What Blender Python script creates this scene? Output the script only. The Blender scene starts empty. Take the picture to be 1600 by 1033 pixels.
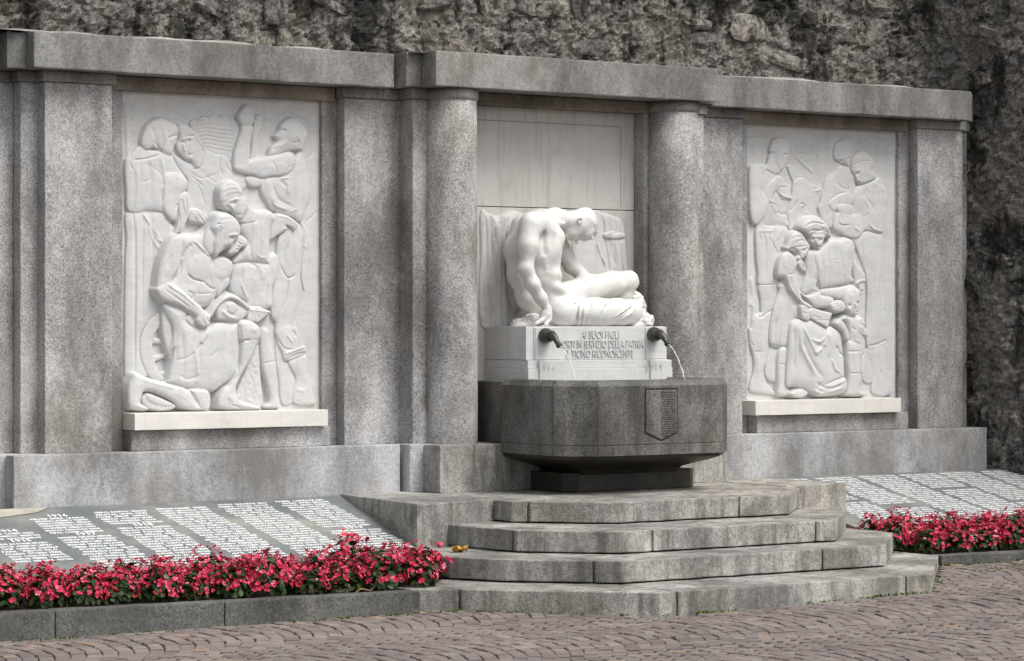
import bpy, bmesh, math, random
import numpy as np
from mathutils import Vector, Matrix

# ------------------------------------------------------------------ camera, sky, sun, exposure
scene = bpy.context.scene
col = scene.collection
FPX, TH, CX, CY, HC = 4350.0, math.atan(4350 / 6300.0), 800.0, 506.0, 1.75
CAMX, CAMY = -12.35, -17.177
cam = bpy.data.objects.new('camera', bpy.data.cameras.new('camera'))
col.objects.link(cam)
cam.location = (CAMX, CAMY, HC)
cam.rotation_euler = (math.radians(90), 0, -TH)
cam.data.sensor_width = 36.0
cam.data.lens = 36.0 * FPX / 1600.0
cam.data.shift_y = -10.5 / 1600.0
cam.data.clip_start = 0.5
cam.data.clip_end = 500
scene.camera = cam

SUN_EL, SUN_AZ = math.radians(56), math.radians(155)     # azimuth clockwise from +Y
world = bpy.data.worlds.new('World')
scene.world = world
world.use_nodes = True
wn, wl = world.node_tree.nodes, world.node_tree.links
bg = wn['Background']
sky = wn.new('ShaderNodeTexSky')
sky.sky_type = 'NISHITA'
sky.sun_disc = False
sky.sun_elevation = SUN_EL
sky.sun_rotation = SUN_AZ
sky.dust_density = 4.0
sky.ozone_density = 1.0
hs = wn.new('ShaderNodeHueSaturation')
hs.inputs['Saturation'].default_value = 0.30
wl.new(sky.outputs[0], hs.inputs['Color'])
wl.new(hs.outputs[0], bg.inputs['Color'])
bg.inputs['Strength'].default_value = 0.15
sl = bpy.data.lights.new('sun', 'SUN')
sl.energy = 1.5
sl.angle = math.radians(28)
sl.color = (1.0, 0.98, 0.95)
sun = bpy.data.objects.new('sun', sl)
col.objects.link(sun)
sd = Vector((math.sin(SUN_AZ) * math.cos(SUN_EL), math.cos(SUN_AZ) * math.cos(SUN_EL), math.sin(SUN_EL)))
sun.rotation_euler = (-sd).to_track_quat('-Z', 'Y').to_euler()
scene.view_settings.view_transform = 'Standard'
scene.view_settings.look = 'None'
scene.view_settings.gamma = 1.0
scene.view_settings.exposure = 0.42

rng = np.random.default_rng(7)
random.seed(7)


# ------------------------------------------------------------------ helpers
def at(px, py, Y):
    """point of the plane y = Y (parallel to the memorial) seen at photograph position px, py"""
    S, C = math.sin(TH), math.cos(TH)
    a, b = (px - CX) / FPX, -(py - CY) / FPX
    rx, ry = S + a * C, C - a * S
    t = (Y - CAMY) / ry
    return (CAMX + rx * t, Y, HC + b * t)


def link(o, parent=None):
    col.objects.link(o)
    if parent is not None:
        o.parent = parent
    return o


def tag(o, label=None, cat=None, group=None, kind=None):
    if label: o['label'] = label
    if cat: o['category'] = cat
    if group: o['group'] = group
    if kind: o['kind'] = kind
    return o


def thing(name, label, cat, loc=(0, 0, 0), group=None):
    o = bpy.data.objects.new(name, None)
    o.empty_display_size = 0.1
    o.location = loc
    link(o)
    return tag(o, label, cat, group)


def mesh_obj(name, verts, faces, mat, parent=None, smooth=False, world_coords=True):
    me = bpy.data.meshes.new(name)
    v = np.asarray(verts, float)
    if parent is not None and world_coords:
        p, off = parent, Vector((0, 0, 0))
        while p is not None:
            off += p.location
            p = p.parent
        v = v - np.array(off)
    me.from_pydata(v.tolist(), [], faces if isinstance(faces, list) else np.asarray(faces).tolist())
    me.materials.append(mat)
    if smooth:
        me.polygons.foreach_set('use_smooth', [True] * len(me.polygons))
    me.update()
    return link(bpy.data.objects.new(name, me), parent)


def bm_obj(name, bm, mat, parent=None, smooth=False):
    me = bpy.data.meshes.new(name)
    if parent is not None:
        p, off = parent, Vector((0, 0, 0))
        while p is not None:
            off += p.location
            p = p.parent
        bmesh.ops.translate(bm, verts=bm.verts, vec=-off)
    bmesh.ops.recalc_face_normals(bm, faces=bm.faces)
    bm.to_mesh(me)
    bm.free()
    me.materials.append(mat)
    if smooth:
        me.polygons.foreach_set('use_smooth', [True] * len(me.polygons))
    return link(bpy.data.objects.new(name, me), parent)


def hashnoise(p, s):
    """cheap smooth pseudo-noise for vertex wobble"""
    x, y, z = p[..., 0] * s, p[..., 1] * s, p[..., 2] * s
    return (np.sin(x * 1.7 + 2.1 * np.sin(y * 1.3 + z)) + np.sin(y * 2.3 + 1.7 * np.sin(z * 1.9 + x * .7))
            + np.sin(z * 2.9 + 1.3 * np.sin(x * 2.1 + y))) / 3.0


def prism_bm(poly, z0, z1, bevel=0.008, jitter=0.0, cuts=0.12):
    """upright block over a plan polygon, its edges worn round and slightly uneven"""
    bm = bmesh.new()
    lo = [bm.verts.new((x, y, z0)) for x, y in poly]
    hi = [bm.verts.new((x, y, z1)) for x, y in poly]
    n = len(poly)
    bm.faces.new(lo[::-1])
    bm.faces.new(hi)
    for i in range(n):
        j = (i + 1) % n
        bm.faces.new((lo[i], lo[j], hi[j], hi[i]))
    bmesh.ops.recalc_face_normals(bm, faces=bm.faces)
    if bevel > 0:
        bmesh.ops.bevel(bm, geom=list(bm.edges), offset=bevel, segments=2, profile=0.6, affect='EDGES', clamp_overlap=True)
    if jitter > 0:
        for _ in range(5):
            es = [e for e in bm.edges if e.calc_length() > cuts * 1.6]
            if not es: break
            bmesh.ops.subdivide_edges(bm, edges=es, cuts=1, use_grid_fill=True)
        bmesh.ops.triangulate(bm, faces=[f for f in bm.faces if len(f.verts) > 4])
        P = np.array([v.co[:] for v in bm.verts])
        d = np.stack([hashnoise(P + k * 7.3, 9.0) + .5 * hashnoise(P + k * 3.1, 31.0) for k in range(3)], 1) * jitter
        for v, q in zip(bm.verts, d):
            v.co += Vector(q)
    return bm


def box(name, x0, x1, y0, y1, z0, z1, mat, parent=None, bevel=0.006, jitter=0.0):
    return bm_obj(name, prism_bm([(x0, y0), (x1, y0), (x1, y1), (x0, y1)], z0, z1, bevel, jitter), mat, parent)


def tube(path, radii, n=10, caps=True):
    """verts, faces of a tube of varying radius along a path"""
    path = [Vector(p) for p in path]
    vs, fs = [], []
    up = Vector((0.13, 0.21, 0.97))
    for i, p in enumerate(path):
        t = (path[min(i + 1, len(path) - 1)] - path[max(i - 1, 0)]).normalized()
        a = t.cross(up)
        if a.length < 1e-3: a = t.cross(Vector((1, 0, 0)))
        a.normalize()
        b = t.cross(a)
        r = radii[i] if hasattr(radii, '__len__') else radii
        for k in range(n):
            w = 2 * math.pi * k / n
            vs.append(p + (a * math.cos(w) + b * math.sin(w)) * r)
    for i in range(len(path) - 1):
        for k in range(n):
            k2 = (k + 1) % n
            fs.append((i * n + k, i * n + k2, (i + 1) * n + k2, (i + 1) * n + k))
    if caps:
        fs.append(tuple(range(n))[::-1])
        fs.append(tuple(range((len(path) - 1) * n, len(path) * n)))
    return [tuple(v) for v in vs], fs


# ------------------------------------------------------------------ materials (all procedural)
class NT:
    def __init__(self, name):
        self.m = bpy.data.materials.new(name)
        self.m.use_nodes = True
        self.t = self.m.node_tree
        self.b = self.t.nodes['Principled BSDF']
        self.tc = None

    def n(self, kind, **kw):
        o = self.t.nodes.new(kind)
        for k, v in kw.items():
            if k.startswith('i_'):
                key = k[2:].replace('_', ' ')
                o.inputs[int(key) if key.isdigit() else key].default_value = v
            else:
                setattr(o, k, v)
        return o

    def l(self, a, b):
        self.t.links.new(a, b)

    def coord(self, scale=(1, 1, 1), world=True):
        if world:
            g = self.n('ShaderNodeNewGeometry').outputs['Position']
        else:
            g = self.n('ShaderNodeTexCoord').outputs['Object']
        mp = self.n('ShaderNodeMapping')
        mp.inputs['Scale'].default_value = scale
        self.l(g, mp.inputs['Vector'])
        return mp.outputs[0]

    def noise(self, scale, detail=4, rough=0.6, mscale=(1, 1, 1), world=True):
        o = self.n('ShaderNodeTexNoise', i_Scale=scale, i_Detail=detail, i_Roughness=rough)
        self.l(self.coord(mscale, world), o.inputs['Vector'])
        return o.outputs['Fac']

    def ramp(self, fac, stops):
        r = self.n('ShaderNodeValToRGB')
        e = r.color_ramp.elements
        while len(e) < len(stops): e.new(0.5)
        for k, (p, c) in enumerate(stops):
            e[k].position = p
            e[k].color = (c, c, c, 1) if not hasattr(c, '__len__') else (*c, 1)
        self.l(fac, r.inputs[0])
        return r.outputs[0]

    def mix(self, a, b, fac, mode='MIX'):
        m = self.n('ShaderNodeMix', data_type='RGBA', blend_type=mode)
        for sock, v in ((m.inputs[0], fac), (m.inputs[6], a), (m.inputs[7], b)):
            if hasattr(v, 'is_output') or isinstance(v, bpy.types.NodeSocket):
                self.l(v, sock)
            elif hasattr(v, '__len__'):
                sock.default_value = (*v, 1)
            else:
                sock.default_value = v
        return m.outputs[2]

    def bump(self, h, strength=0.3, dist=0.01, prev=None):
        o = self.n('ShaderNodeBump', i_Strength=strength, i_Distance=dist)
        self.l(h, o.inputs['Height'])
        if prev is not None: self.l(prev, o.inputs['Normal'])
        return o.outputs[0]

    def done(self, color, rough=0.8, normal=None, spec=0.3):
        if isinstance(color, bpy.types.NodeSocket): self.l(color, self.b.inputs['Base Color'])
        else: self.b.inputs['Base Color'].default_value = (*color, 1)
        if isinstance(rough, bpy.types.NodeSocket): self.l(rough, self.b.inputs['Roughness'])
        else: self.b.inputs['Roughness'].default_value = rough
        if normal is not None: self.l(normal, self.b.inputs['Normal'])
        self.b.inputs['Specular IOR Level'].default_value = spec
        return self.m


def granite(name, base, dark=0.45, light=1.35, stain=(0.20, 0.17, 0.14), stain_amt=0.55, speck=74, rough=0.82, streak=0.5, pale_amt=.6, sscale=4.0, warm=(1.03, .985, .925)):
    t = NT(name)
    sp = t.noise(speck, 2, 0.8)
    sp2 = t.noise(speck * .42, 2, 0.7)
    sp3 = t.noise(speck * 2.3, 2, 0.7)
    c = t.ramp(sp, [(0.36, [b * dark for b in base]), (0.47, base), (0.53, base), (0.64, [min(1, b * light) for b in base])])
    c2 = t.ramp(sp2, [(0.36, [b * .6 for b in base]), (0.52, base), (0.68, [min(1, b * 1.3) for b in base])])
    c = t.mix(c, c2, 0.38)
    c = t.mix(c, t.ramp(sp3, [(.34, .62), (.5, 1.0), (.66, 1.35)]), .6, 'MULTIPLY')
    big = t.noise(1.7, 6, 0.66, (1, 1, .5))
    c = t.mix(c, t.ramp(big, [(0.38, 0.55), (0.50, 0.95), (0.62, 1.38)]), 0.95, 'MULTIPLY')
    tone = t.noise(0.55, 3, .5)
    c = t.mix(c, t.mix((1, 1, 1), warm, t.ramp(tone, [(.38, 0.0), (.62, 1.0)])), 1.0, 'MULTIPLY')
    st = t.noise(sscale, 6, 0.68, (1, 1, 0.14))
    c = t.mix(c, stain, t.ramp(st, [(0.49, 0.0), (0.64, streak * stain_amt)]))
    pat = t.noise(2.1, 6, 0.7)
    c = t.mix(c, stain, t.ramp(pat, [(0.49, 0.0), (0.66, stain_amt)]))
    pale = t.noise(2.4, 6, 0.68, (1.0, 1.2, 0.38))
    fine = t.ramp(t.noise(38, 3, .8), [(.40, 0.15), (.6, 1.0)])
    pm = t.mix(t.ramp(pale, [(0.50, 0.0), (0.68, pale_amt)]), fine, 1.0, 'MULTIPLY')
    c = t.mix(c, [min(1, b * 1.65 + .04) for b in base], pm)
    nb = t.bump(sp, 0.55, 0.006)
    nb = t.bump(t.noise(13, 4, 0.6), 0.3, 0.010, nb)
    return t.done(c, rough, nb)


def marble(name, base=(0.80, 0.785, 0.75), dirt=(0.48, 0.43, 0.36), dirt_amt=0.5, vein=0.35, streak=0.25):
    t = NT(name)
    v = t.n('ShaderNodeTexNoise', i_Scale=2.6, i_Detail=7, i_Roughness=0.62, i_Distortion=1.3)
    t.l(t.coord((1.0, 1.0, 1.6)), v.inputs['Vector'])
    vm = t.ramp(v.outputs['Fac'], [(0.455, 0.0), (0.495, vein), (0.53, 0.0)])
    c = t.mix(base, (0.58, 0.59, 0.60), vm)
    v2 = t.n('ShaderNodeTexNoise', i_Scale=5.5, i_Detail=8, i_Roughness=0.7, i_Distortion=.8)
    mp2 = t.n('ShaderNodeMapping')
    mp2.inputs['Rotation'].default_value = (0, .65, 0)
    mp2.inputs['Scale'].default_value = (.45, 1, 2.2)
    t.l(t.n('ShaderNodeNewGeometry').outputs['Position'], mp2.inputs['Vector'])
    t.l(mp2.outputs[0], v2.inputs['Vector'])
    c = t.mix(c, (.47, .48, .49), t.ramp(v2.outputs['Fac'], [(.50, 0.0), (.53, vein * .9), (.56, vein * .25), (.70, vein * .5)]))
    cl = t.noise(3.2, 4, 0.6)
    c = t.mix(c, t.ramp(cl, [(0.3, 0.90), (0.7, 1.05)]), 0.7, 'MULTIPLY')
    d = t.noise(4.5, 6, 0.7)
    c = t.mix(c, dirt, t.ramp(d, [(0.56, 0.0), (0.80, dirt_amt)]))
    s = t.noise(22.0, 5, 0.7, (1, 1, 0.07))
    c = t.mix(c, dirt, t.ramp(s, [(0.52, 0.0), (0.75, streak)]))
    f = t.noise(160, 2, 0.6)
    nb = t.bump(f, 0.10, 0.002)
    nb = t.bump(t.noise(28, 4, 0.6), 0.10, 0.004, nb)
    return t.done(c, 0.55, nb, 0.35)


M = {}
M['granite'] = granite('grey_granite', (0.315, 0.312, 0.308), dark=.30, light=1.7, stain=(.15, .134, .112), stain_amt=.52, streak=.7, pale_amt=.75)
M['granite_lintel'] = granite('lintel_granite', (0.205, 0.203, 0.196), dark=.6, light=1.35, stain=(.105, .10, .082), stain_amt=.6, speck=85, pale_amt=.8)
M['granite_base'] = granite('pale_granite', (0.34, 0.343, 0.35), dark=.55, light=1.3, stain=(.18, .16, .13), stain_amt=.6, streak=.4, warm=(1.0, .985, .95))
M['granite_step'] = granite('step_granite', (0.31, 0.303, 0.282), dark=.40, light=1.45, stain=(.085, .08, .064), stain_amt=.7, speck=70, streak=1.0, pale_amt=.45, sscale=11.0)
M['granite_kerb'] = granite('kerb_granite', (0.105, 0.106, 0.10), dark=.35, light=1.8, stain=(.07, .07, .062), speck=62, pale_amt=.2)
M['granite_wet'] = granite('wet_dark_granite', (0.125, 0.122, 0.116), dark=.42, light=1.9, stain=(.04, .037, .031), stain_amt=.72, rough=.5, streak=.9, pale_amt=.5, sscale=7.0)
M['granite_black'] = granite('near_black_granite', (0.032, 0.028, 0.022), dark=.5, light=1.6, stain=(.014, .012, .009), stain_amt=.8, rough=.4, streak=1.0, pale_amt=.1)  # near-black streaked granite for basin underside, foot and shield outline
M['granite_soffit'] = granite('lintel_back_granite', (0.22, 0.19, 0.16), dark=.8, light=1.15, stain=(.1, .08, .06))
M['mortar'] = granite('pale_mortar', (0.36, 0.345, 0.315), dark=.7, light=1.2, stain=(.16, .145, .115), speck=60)
M['marble'] = marble('white_marble', (.595, .588, .57), (.38, .33, .26), .42, .62, .3)
M['marble_statue'] = marble('statue_marble', (0.67, 0.66, 0.625), (0.36, 0.30, 0.22), 0.62, 0.25, 0.3)
M['marble_panel'] = marble('weathered_marble', (0.52, 0.50, 0.465), (0.30, 0.26, 0.21), 0.6, 0.2, 0.6)
M['marble_ledge'] = marble('ledge_marble', (0.70, 0.67, 0.615), (0.50, 0.41, 0.30), 0.55, 0.3, 0.3)
M['marble_drape'] = marble('drapery_marble', (0.58, 0.57, 0.55), (0.30, 0.25, 0.19), 0.6, 0.2, 0.6)
t = NT('slate_grey_stone')
c = t.ramp(t.noise(1.6, 5, .65), [(0.35, (.12, .132, .132)), (0.50, (.165, .178, .174)), (0.66, (.29, .285, .25))])
c = t.mix(c, t.ramp(t.noise(120, 2, .7), [(0.3, .7), (.7, 1.25)]), .6, 'MULTIPLY')
M['slate'] = t.done(c, .6, t.bump(t.noise(60, 3, .6), .12, .003))
t = NT('concrete')
c = t.ramp(t.noise(3, 6, .7), [(0.3, (.26, .245, .21)), (0.55, (.42, .395, .335)), (.75, (.5, .47, .4))])
M['concrete'] = t.done(c, .9, t.bump(t.noise(40, 4, .6), .3, .006))
M['white_paint'] = NT('white_paint').done((.83, .85, .85), .6)
t = NT('dark_bronze')
c = t.ramp(t.noise(30, 4, .6), [(0.35, (.022, .02, .015)), (.6, (.05, .047, .035)), (.75, (.09, .10, .075))])
M['bronze'] = t.done(c, .38, t.bump(t.noise(60, 3, .6), .2, .003), .6)
t = NT('falling_water')
t.b.inputs['Transmission Weight'].default_value = 0.35
t.b.inputs['IOR'].default_value = 1.33
M['jet'] = t.done((.95, .97, 1.0), .12, t.bump(t.noise(70, 3, .7), .6, .004))
t = NT('basin_water')
t.b.inputs['Transmission Weight'].default_value = 0.6
t.b.inputs['IOR'].default_value = 1.33
M['water'] = t.done((.25, .29, .27), .05, t.bump(t.noise(14, 4, .6), .25, .02))
t = NT('dark_soil')
c = t.ramp(t.noise(45, 4, .7), [(0.3, (.012, .009, .007)), (.6, (.04, .029, .02)), (.8, (.09, .07, .05))])
M['soil'] = t.done(c, .95, t.bump(t.noise(50, 4, .7), .9, .02))


def random_tint(name, stops, rough, source, bump=(60, .4, .004), fine=120):
    """colour picked per piece: source is 'OBJECT' (object random) or the name of a colour attribute"""
    t = NT(name)
    if source == 'OBJECT':
        r = t.n('ShaderNodeObjectInfo').outputs['Random']
    else:
        r = t.n('ShaderNodeAttribute', attribute_name=source).outputs['Fac']
    c = t.ramp(r, stops)
    c = t.mix(c, t.ramp(t.noise(fine, 3, .7), [(.3, .72), (.7, 1.22)]), .7, 'MULTIPLY')
    c = t.mix(c, t.ramp(t.noise(.8, 4, .6), [(.35, .82), (.65, 1.1)]), .8, 'MULTIPLY')
    nb = t.bump(t.noise(bump[0], 4, .65), bump[1], bump[2])
    return t.done(c, rough, nb)


COB = [(0.0, (.15, .12, .11)), (.25, (.185, .149, .136)), (.45, (.197, .161, .148)), (.6, (.18, .155, .146)), (.8, (.215, .173, .154)), (.97, (.235, .203, .18)), (1.0, (.27, .188, .14))]
M['cobble'] = random_tint('porphyry_cobble', COB, .62, 'OBJECT')
M['cobbles'] = random_tint('porphyry_cobbles', COB, .62, 'tint')
t = NT('joint_sand')
c = t.ramp(t.noise(30, 5, .7), [(.3, (.05, .044, .038)), (.6, (.095, .082, .07)), (.8, (.15, .13, .11))])
M['joint'] = t.done(c, .95, t.bump(t.noise(90, 3, .7), .5, .006))


def rubble(name, source, stops):
    t = NT(name)
    if source == 'OBJECT':
        r = t.n('ShaderNodeObjectInfo').outputs['Random']
        c = t.ramp(r, stops)
    else:
        c = t.ramp(t.noise(2.2, 6, .72), stops)
    c = t.mix(c, t.ramp(t.noise(16, 7, .8), [(.34, .30), (.5, .95), (.66, 2.0)]), .9, 'MULTIPLY')
    c = t.mix(c, t.ramp(t.noise(55, 5, .8), [(.36, .40), (.5, 1.0), (.64, 1.7)]), .85, 'MULTIPLY')
    sp = t.noise(4.2, 9, .78)
    c = t.mix(c, (.44, .42, .37), t.ramp(sp, [(.545, 0.0), (.60, .62)]))
    tan = t.noise(1.3, 7, .75)
    c = t.mix(c, (.235, .20, .15), t.ramp(tan, [(.53, 0.0), (.62, .55)]))
    ds = t.noise(2.6, 7, .72, (1.3, 1.3, .5))
    c = t.mix(c, (.017, .017, .016), t.ramp(ds, [(.50, 0.0), (.58, .85)]))
    lich = t.noise(7.7, 6, .7)
    c = t.mix(c, (.62, .60, .55), t.ramp(lich, [(.67, 0.0), (.70, .6)]))
    rd = t.noise(5.2, 5, .7)
    c = t.mix(c, (.15, .075, .035), t.ramp(rd, [(.62, 0.0), (.75, .5)]))
    nb = t.bump(t.noise(22, 8, .78), 1.0, .05)
    nb = t.bump(t.noise(110, 3, .7), .5, .006, nb)
    return t.done(c, .92, nb, .2)


RUB = [(0, (.125, .12, .113)), (.25, (.22, .21, .19)), (.5, (.165, .16, .155)), (.7, (.31, .285, .24)), (.88, (.225, .21, .19)), (1.0, (.43, .40, .34))]
M['rubble_stone'] = rubble('rubble_stone', 'OBJECT', RUB)
M['rubble_face'] = rubble('rubble_face', 'POS', [(.3, (.135, .13, .122)), (.45, (.265, .246, .215)), (.6, (.19, .184, .175)), (.75, (.39, .36, .30))])
LEAF = [(0, (.010, .024, .006)), (.4, (.020, .044, .010)), (.75, (.042, .072, .016)), (1.0, (.085, .05, .022))]
t = NT('begonia_leaf')
c = t.ramp(t.n('ShaderNodeAttribute', attribute_name='tint').outputs['Fac'], LEAF)
M['leaf'] = t.done(c, .5, None, .25)
t = NT('begonia_petal')
c = t.ramp(t.n('ShaderNodeAttribute', attribute_name='tint').outputs['Fac'], [(0, (.26, .005, .018)), (.5, (.54, .018, .065)), (.8, (.68, .06, .13)), (1.0, (.82, .33, .40))])
t.b.inputs['Subsurface Weight'].default_value = 0.0
M['petal'] = t.done(c, .5)
M['stamen'] = NT('stamen').done((.75, .5, .08), .6)
t = NT('weed_green')
c = t.ramp(t.n('ShaderNodeAttribute', attribute_name='tint').outputs['Fac'], [(0, (.05, .10, .02)), (.6, (.11, .17, .035)), (1, (.2, .19, .06))])
M['weed'] = t.done(c, .7)
t = NT('dead_leaf')
c = t.ramp(t.noise(40, 4, .6), [(.3, (.16, .085, .02)), (.55, (.50, .30, .05)), (.75, (.62, .42, .10))])
M['dead_leaf'] = t.done(c, .7)
M['twig'] = NT('dry_twig').done((.23, .15, .08), .8)

# ------------------------------------------------------------------ ground: cobbles laid in arcs
def gz(x, y):
    return 0.055 + 0.014 * x + 0.03 * y


gv = [(x, y, gz(max(-12, min(8, x)), max(-9, min(2, y))) - 0.016) for y in (-60, -9, -6, -4, -2, 0, 2, 40) for x in (-70, -12, -8, -4, 0, 4, 8, 70)]
gf = [(j * 8 + i, j * 8 + i + 1, (j + 1) * 8 + i + 1, (j + 1) * 8 + i) for j in range(7) for i in range(7)]
pavement = mesh_obj('pavement', gv, gf, M['joint'])
tag(pavement, 'reddish brown cobbled square in front of the memorial', None, None, 'structure')


def inside_steps(x, y):
    if y > -2.42 - .085 * (x + 2.7) * (x < -2.6): return True
    if x > 1.6 and y > -2.42 - .11 * (x - 1.6): return True
    if -2.72 < x < 1.66 and y > max(-3.45, -2.5 - 1.0 * (x + 2.68), -2.35 + 1.0 * (x - 1.66)): return True
    return False


cobs = []
BAND = 1.28
for b in range(0, 6):
    yb = -2.0 - BAND * b
    for k in range(-1, 186):
        xk = -11.0 + k * 0.098 + (0.05 if b % 2 else 0)
        nst = 13
        flip = 1 if b % 2 else 1
        for i in range(nst):
            tt = (i + .5) / nst
            yy = yb - BAND * tt
            sag = 0.30 * (1 - (2 * tt - 1) ** 2) * flip
            slope = 0.30 * (-(2) * (2 * tt - 1)) * 2 / BAND * -1
            x = xk + sag
            if x < -9.6 or x > 5.6 or inside_steps(x, yy): continue
            cobs.append((x + random.uniform(-.004, .004), yy + random.uniform(-.004, .004), -math.atan(slope) + random.uniform(-.05, .05),
                         0.098 * random.uniform(.82, .90), BAND / nst * random.uniform(.90, .985), random.uniform(-.004, .004), random.uniform(-.02, .02), random.uniform(-.02, .02)))


def cob_shape():
    vs = []
    for (s, z) in ((0.5, -0.03), (0.49, -0.004), (0.42, 0.0)):
        for (a, c) in ((-1, -1), (1, -1), (1, 1), (-1, 1)):
            vs.append((a * s, c * s, z))
    fs = [(0, 1, 5, 4), (1, 2, 6, 5), (2, 3, 7, 6), (3, 0, 4, 7), (4, 5, 9, 8), (5, 6, 10, 9), (6, 7, 11, 10), (7, 4, 8, 11), (8, 9, 10, 11)]
    return np.array(vs), fs


CV, CF = cob_shape()
cobs.sort(key=lambda c: (c[0] - CAMX) * math.sin(TH) + (c[1] - CAMY) * math.cos(TH))
vis = []
S_, C_ = math.sin(TH), math.cos(TH)
for c in cobs:
    d = (c[0] - CAMX) * S_ + (c[1] - CAMY) * C_
    u = (c[0] - CAMX) * C_ - (c[1] - CAMY) * S_
    px = CX + FPX * u / d
    py = CY - FPX * (gz(c[0], c[1]) - HC) / d
    vis.append(5 < px < 1595 and 20 < py < 1028)
near = [i for i in range(len(cobs)) if vis[i]][:300]
nearset = set(near)
cob_meshes = []
for k in range(4):
    me = bpy.data.meshes.new('cobblestone')
    v = CV + rng.normal(0, .018, CV.shape) * [1, 1, .05]
    me.from_pydata(v.tolist(), [], CF)
    me.materials.append(M['cobble'])
    cob_meshes.append(me)
for i in near:
    x, y, a, w, d, dz, rx, ry = cobs[i]
    o = bpy.data.objects.new('cobblestone', cob_meshes[i % 4])
    o.location = (x, y, gz(x, y) + dz)
    o.rotation_euler = (rx + .03, ry - .014, a)
    o.scale = (w, d, 1)
    link(o, pavement)
av, af, tint = [], [], []
for i, (x, y, a, w, d, dz, rx, ry) in enumerate(cobs):
    if i in nearset: continue
    v = (CV + rng.normal(0, .018, CV.shape) * [1, 1, .05]) * [w, d, 1]
    ca, sa = math.cos(a), math.sin(a)
    z = v[:, 2] + ry * v[:, 0] + rx * v[:, 1]
    X = v[:, 0] * ca - v[:, 1] * sa + x
    Y = v[:, 0] * sa + v[:, 1] * ca + y
    n0 = len(av) * 12
    av.append(np.stack([X, Y, z + gz(X, Y) + dz], 1))
    af += [tuple(n0 + q for q in f) for f in CF]
    tint.append(random.random())
co = mesh_obj('cobblestones', np.concatenate(av), af, M['cobbles'], pavement)
at_ = co.data.attributes.new('tint', 'FLOAT', 'POINT')
at_.data.foreach_set('value', np.repeat(np.array(tint, np.float32), 12))
tag(co, None, None, None, 'stuff')

# soil of the two flower beds
for nm, pts in (('flower_bed_soil', [(-7.4, -2.02), (-2.64, -2.40), (-1.9, -1.0), (-7.4, -1.0)]), ('flower_bed_soil', [(1.5, -2.33), (5.6, -2.72), (5.6, -1.0), (1.5, -1.0)])):
    bm = bmesh.new()
    vs = [bm.verts.new((x, y, .045 + .05 * (y + 2.4))) for x, y in pts]
    bm.faces.new(vs)
    bmesh.ops.subdivide_edges(bm, edges=bm.edges[:], cuts=30, use_grid_fill=True)
    for v in bm.verts: v.co.z += random.uniform(-.012, .012)
    tag(bm_obj(nm, bm, M['soil']), 'dark bare soil under the red begonias', None, None, 'structure')

# ------------------------------------------------------------------ steps and cheek blocks
stairs = thing('stone_steps', 'four broad granite steps leading up to the fountain basin', 'steps', (0, -2.4, 0))


def clip_x(poly, x0, x1):
    def half(p, keep, cross):
        out = []
        for i in range(len(p)):
            a, b = p[i], p[(i + 1) % len(p)]
            if keep(a): out.append(a)
            if keep(a) != keep(b): out.append(cross(a, b))
        return out

    def cr(xc):
        return lambda a, b: (xc, a[1] + (b[1] - a[1]) * (xc - a[0]) / (b[0] - a[0]))
    p = half(poly, lambda q: q[0] >= x0, cr(x0))
    return half(p, lambda q: q[0] <= x1, cr(x1)) if p else p


STEPS = [
    (-0.30, 0.0745, [(-2.90, -2.36), (-2.66, -2.52), (-1.74, -3.43), (.561, -3.43), (1.63, -2.36), (1.63, -1.9), (-2.9, -1.9)], [-9, -2.64, -1.60, 0.33, 9]),
    (0.085, 0.223, [(-2.30, -1.5), (-2.33, -1.95), (-2.15, -2.33), (-1.60, -2.85), (.668, -2.85), (1.523, -1.995), (1.56, -1.2), (-2.2, -1.2)], [-9, -1.73, 0.1, 9]),
    (0.233, 0.372, [(-1.87, -1.1), (-1.795, -1.92), (-1.30, -2.42), (.602, -2.42), (1.37, -1.65), (1.365, -1.0)], [-9, -1.79, -1.02, 0.41, 9]),
    (0.382, 0.522, [(-1.44, .1), (-1.416, -1.334), (-.93, -1.84), (.66, -1.84), (1.26, -1.25), (1.28, .1)], [-9, -1.33, 0.2, 9]),
]
for z0, z1, poly, js in STEPS:
    for a, b in zip(js[:-1], js[1:]):
        p = clip_x(poly, a + (.007 if a > -8 else 0), b - (.007 if b < 8 else 0))
        if len(p) > 2:
            bm_obj('step_block', prism_bm(p, z0, z1, .007, .0022, .05), M['granite_step'], stairs)
cl = bm_obj('cheek_block', prism_bm([(-1.975, .12), (-2.15, -1.27), (-1.43, -1.13), (-1.45, .12)], -.1, .5265, .010, .003, .08), M['granite_step'])
tag(cl, 'granite cheek block between the left name slab and the steps', 'stone block', 'cheek blocks beside the steps')
cr_ = bm_obj('cheek_block', prism_bm([(1.76, .12), (1.985, -.963), (1.275, -1.08), (1.29, .12)], -.1, .5265, .010, .003, .08), M['granite_step'])
tag(cr_, 'granite cheek block between the steps and the right name slab', 'stone block', 'cheek blocks beside the steps')


# kerbs
def kerb(label, pts, joints):
    k = thing('kerb', label, 'kerb', (pts[0][0], pts[0][1], 0), 'granite kerbs of the flower beds')
    (xa, ya), (xb, yb) = pts
    for a, b in zip(joints[:-1], joints[1:]):
        ya_, yb_ = ya + (yb - ya) * (a - xa) / (xb - xa), ya + (yb - ya) * (b - xa) / (xb - xa)
        bm_obj('kerb_stone', prism_bm([(a + .003, ya_), (b - .003, yb_), (b - .003, yb_ + .13), (a + .003, ya_ + .13)], -.3, .0745, .008, .002, .1), M['granite_kerb'], k)


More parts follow.
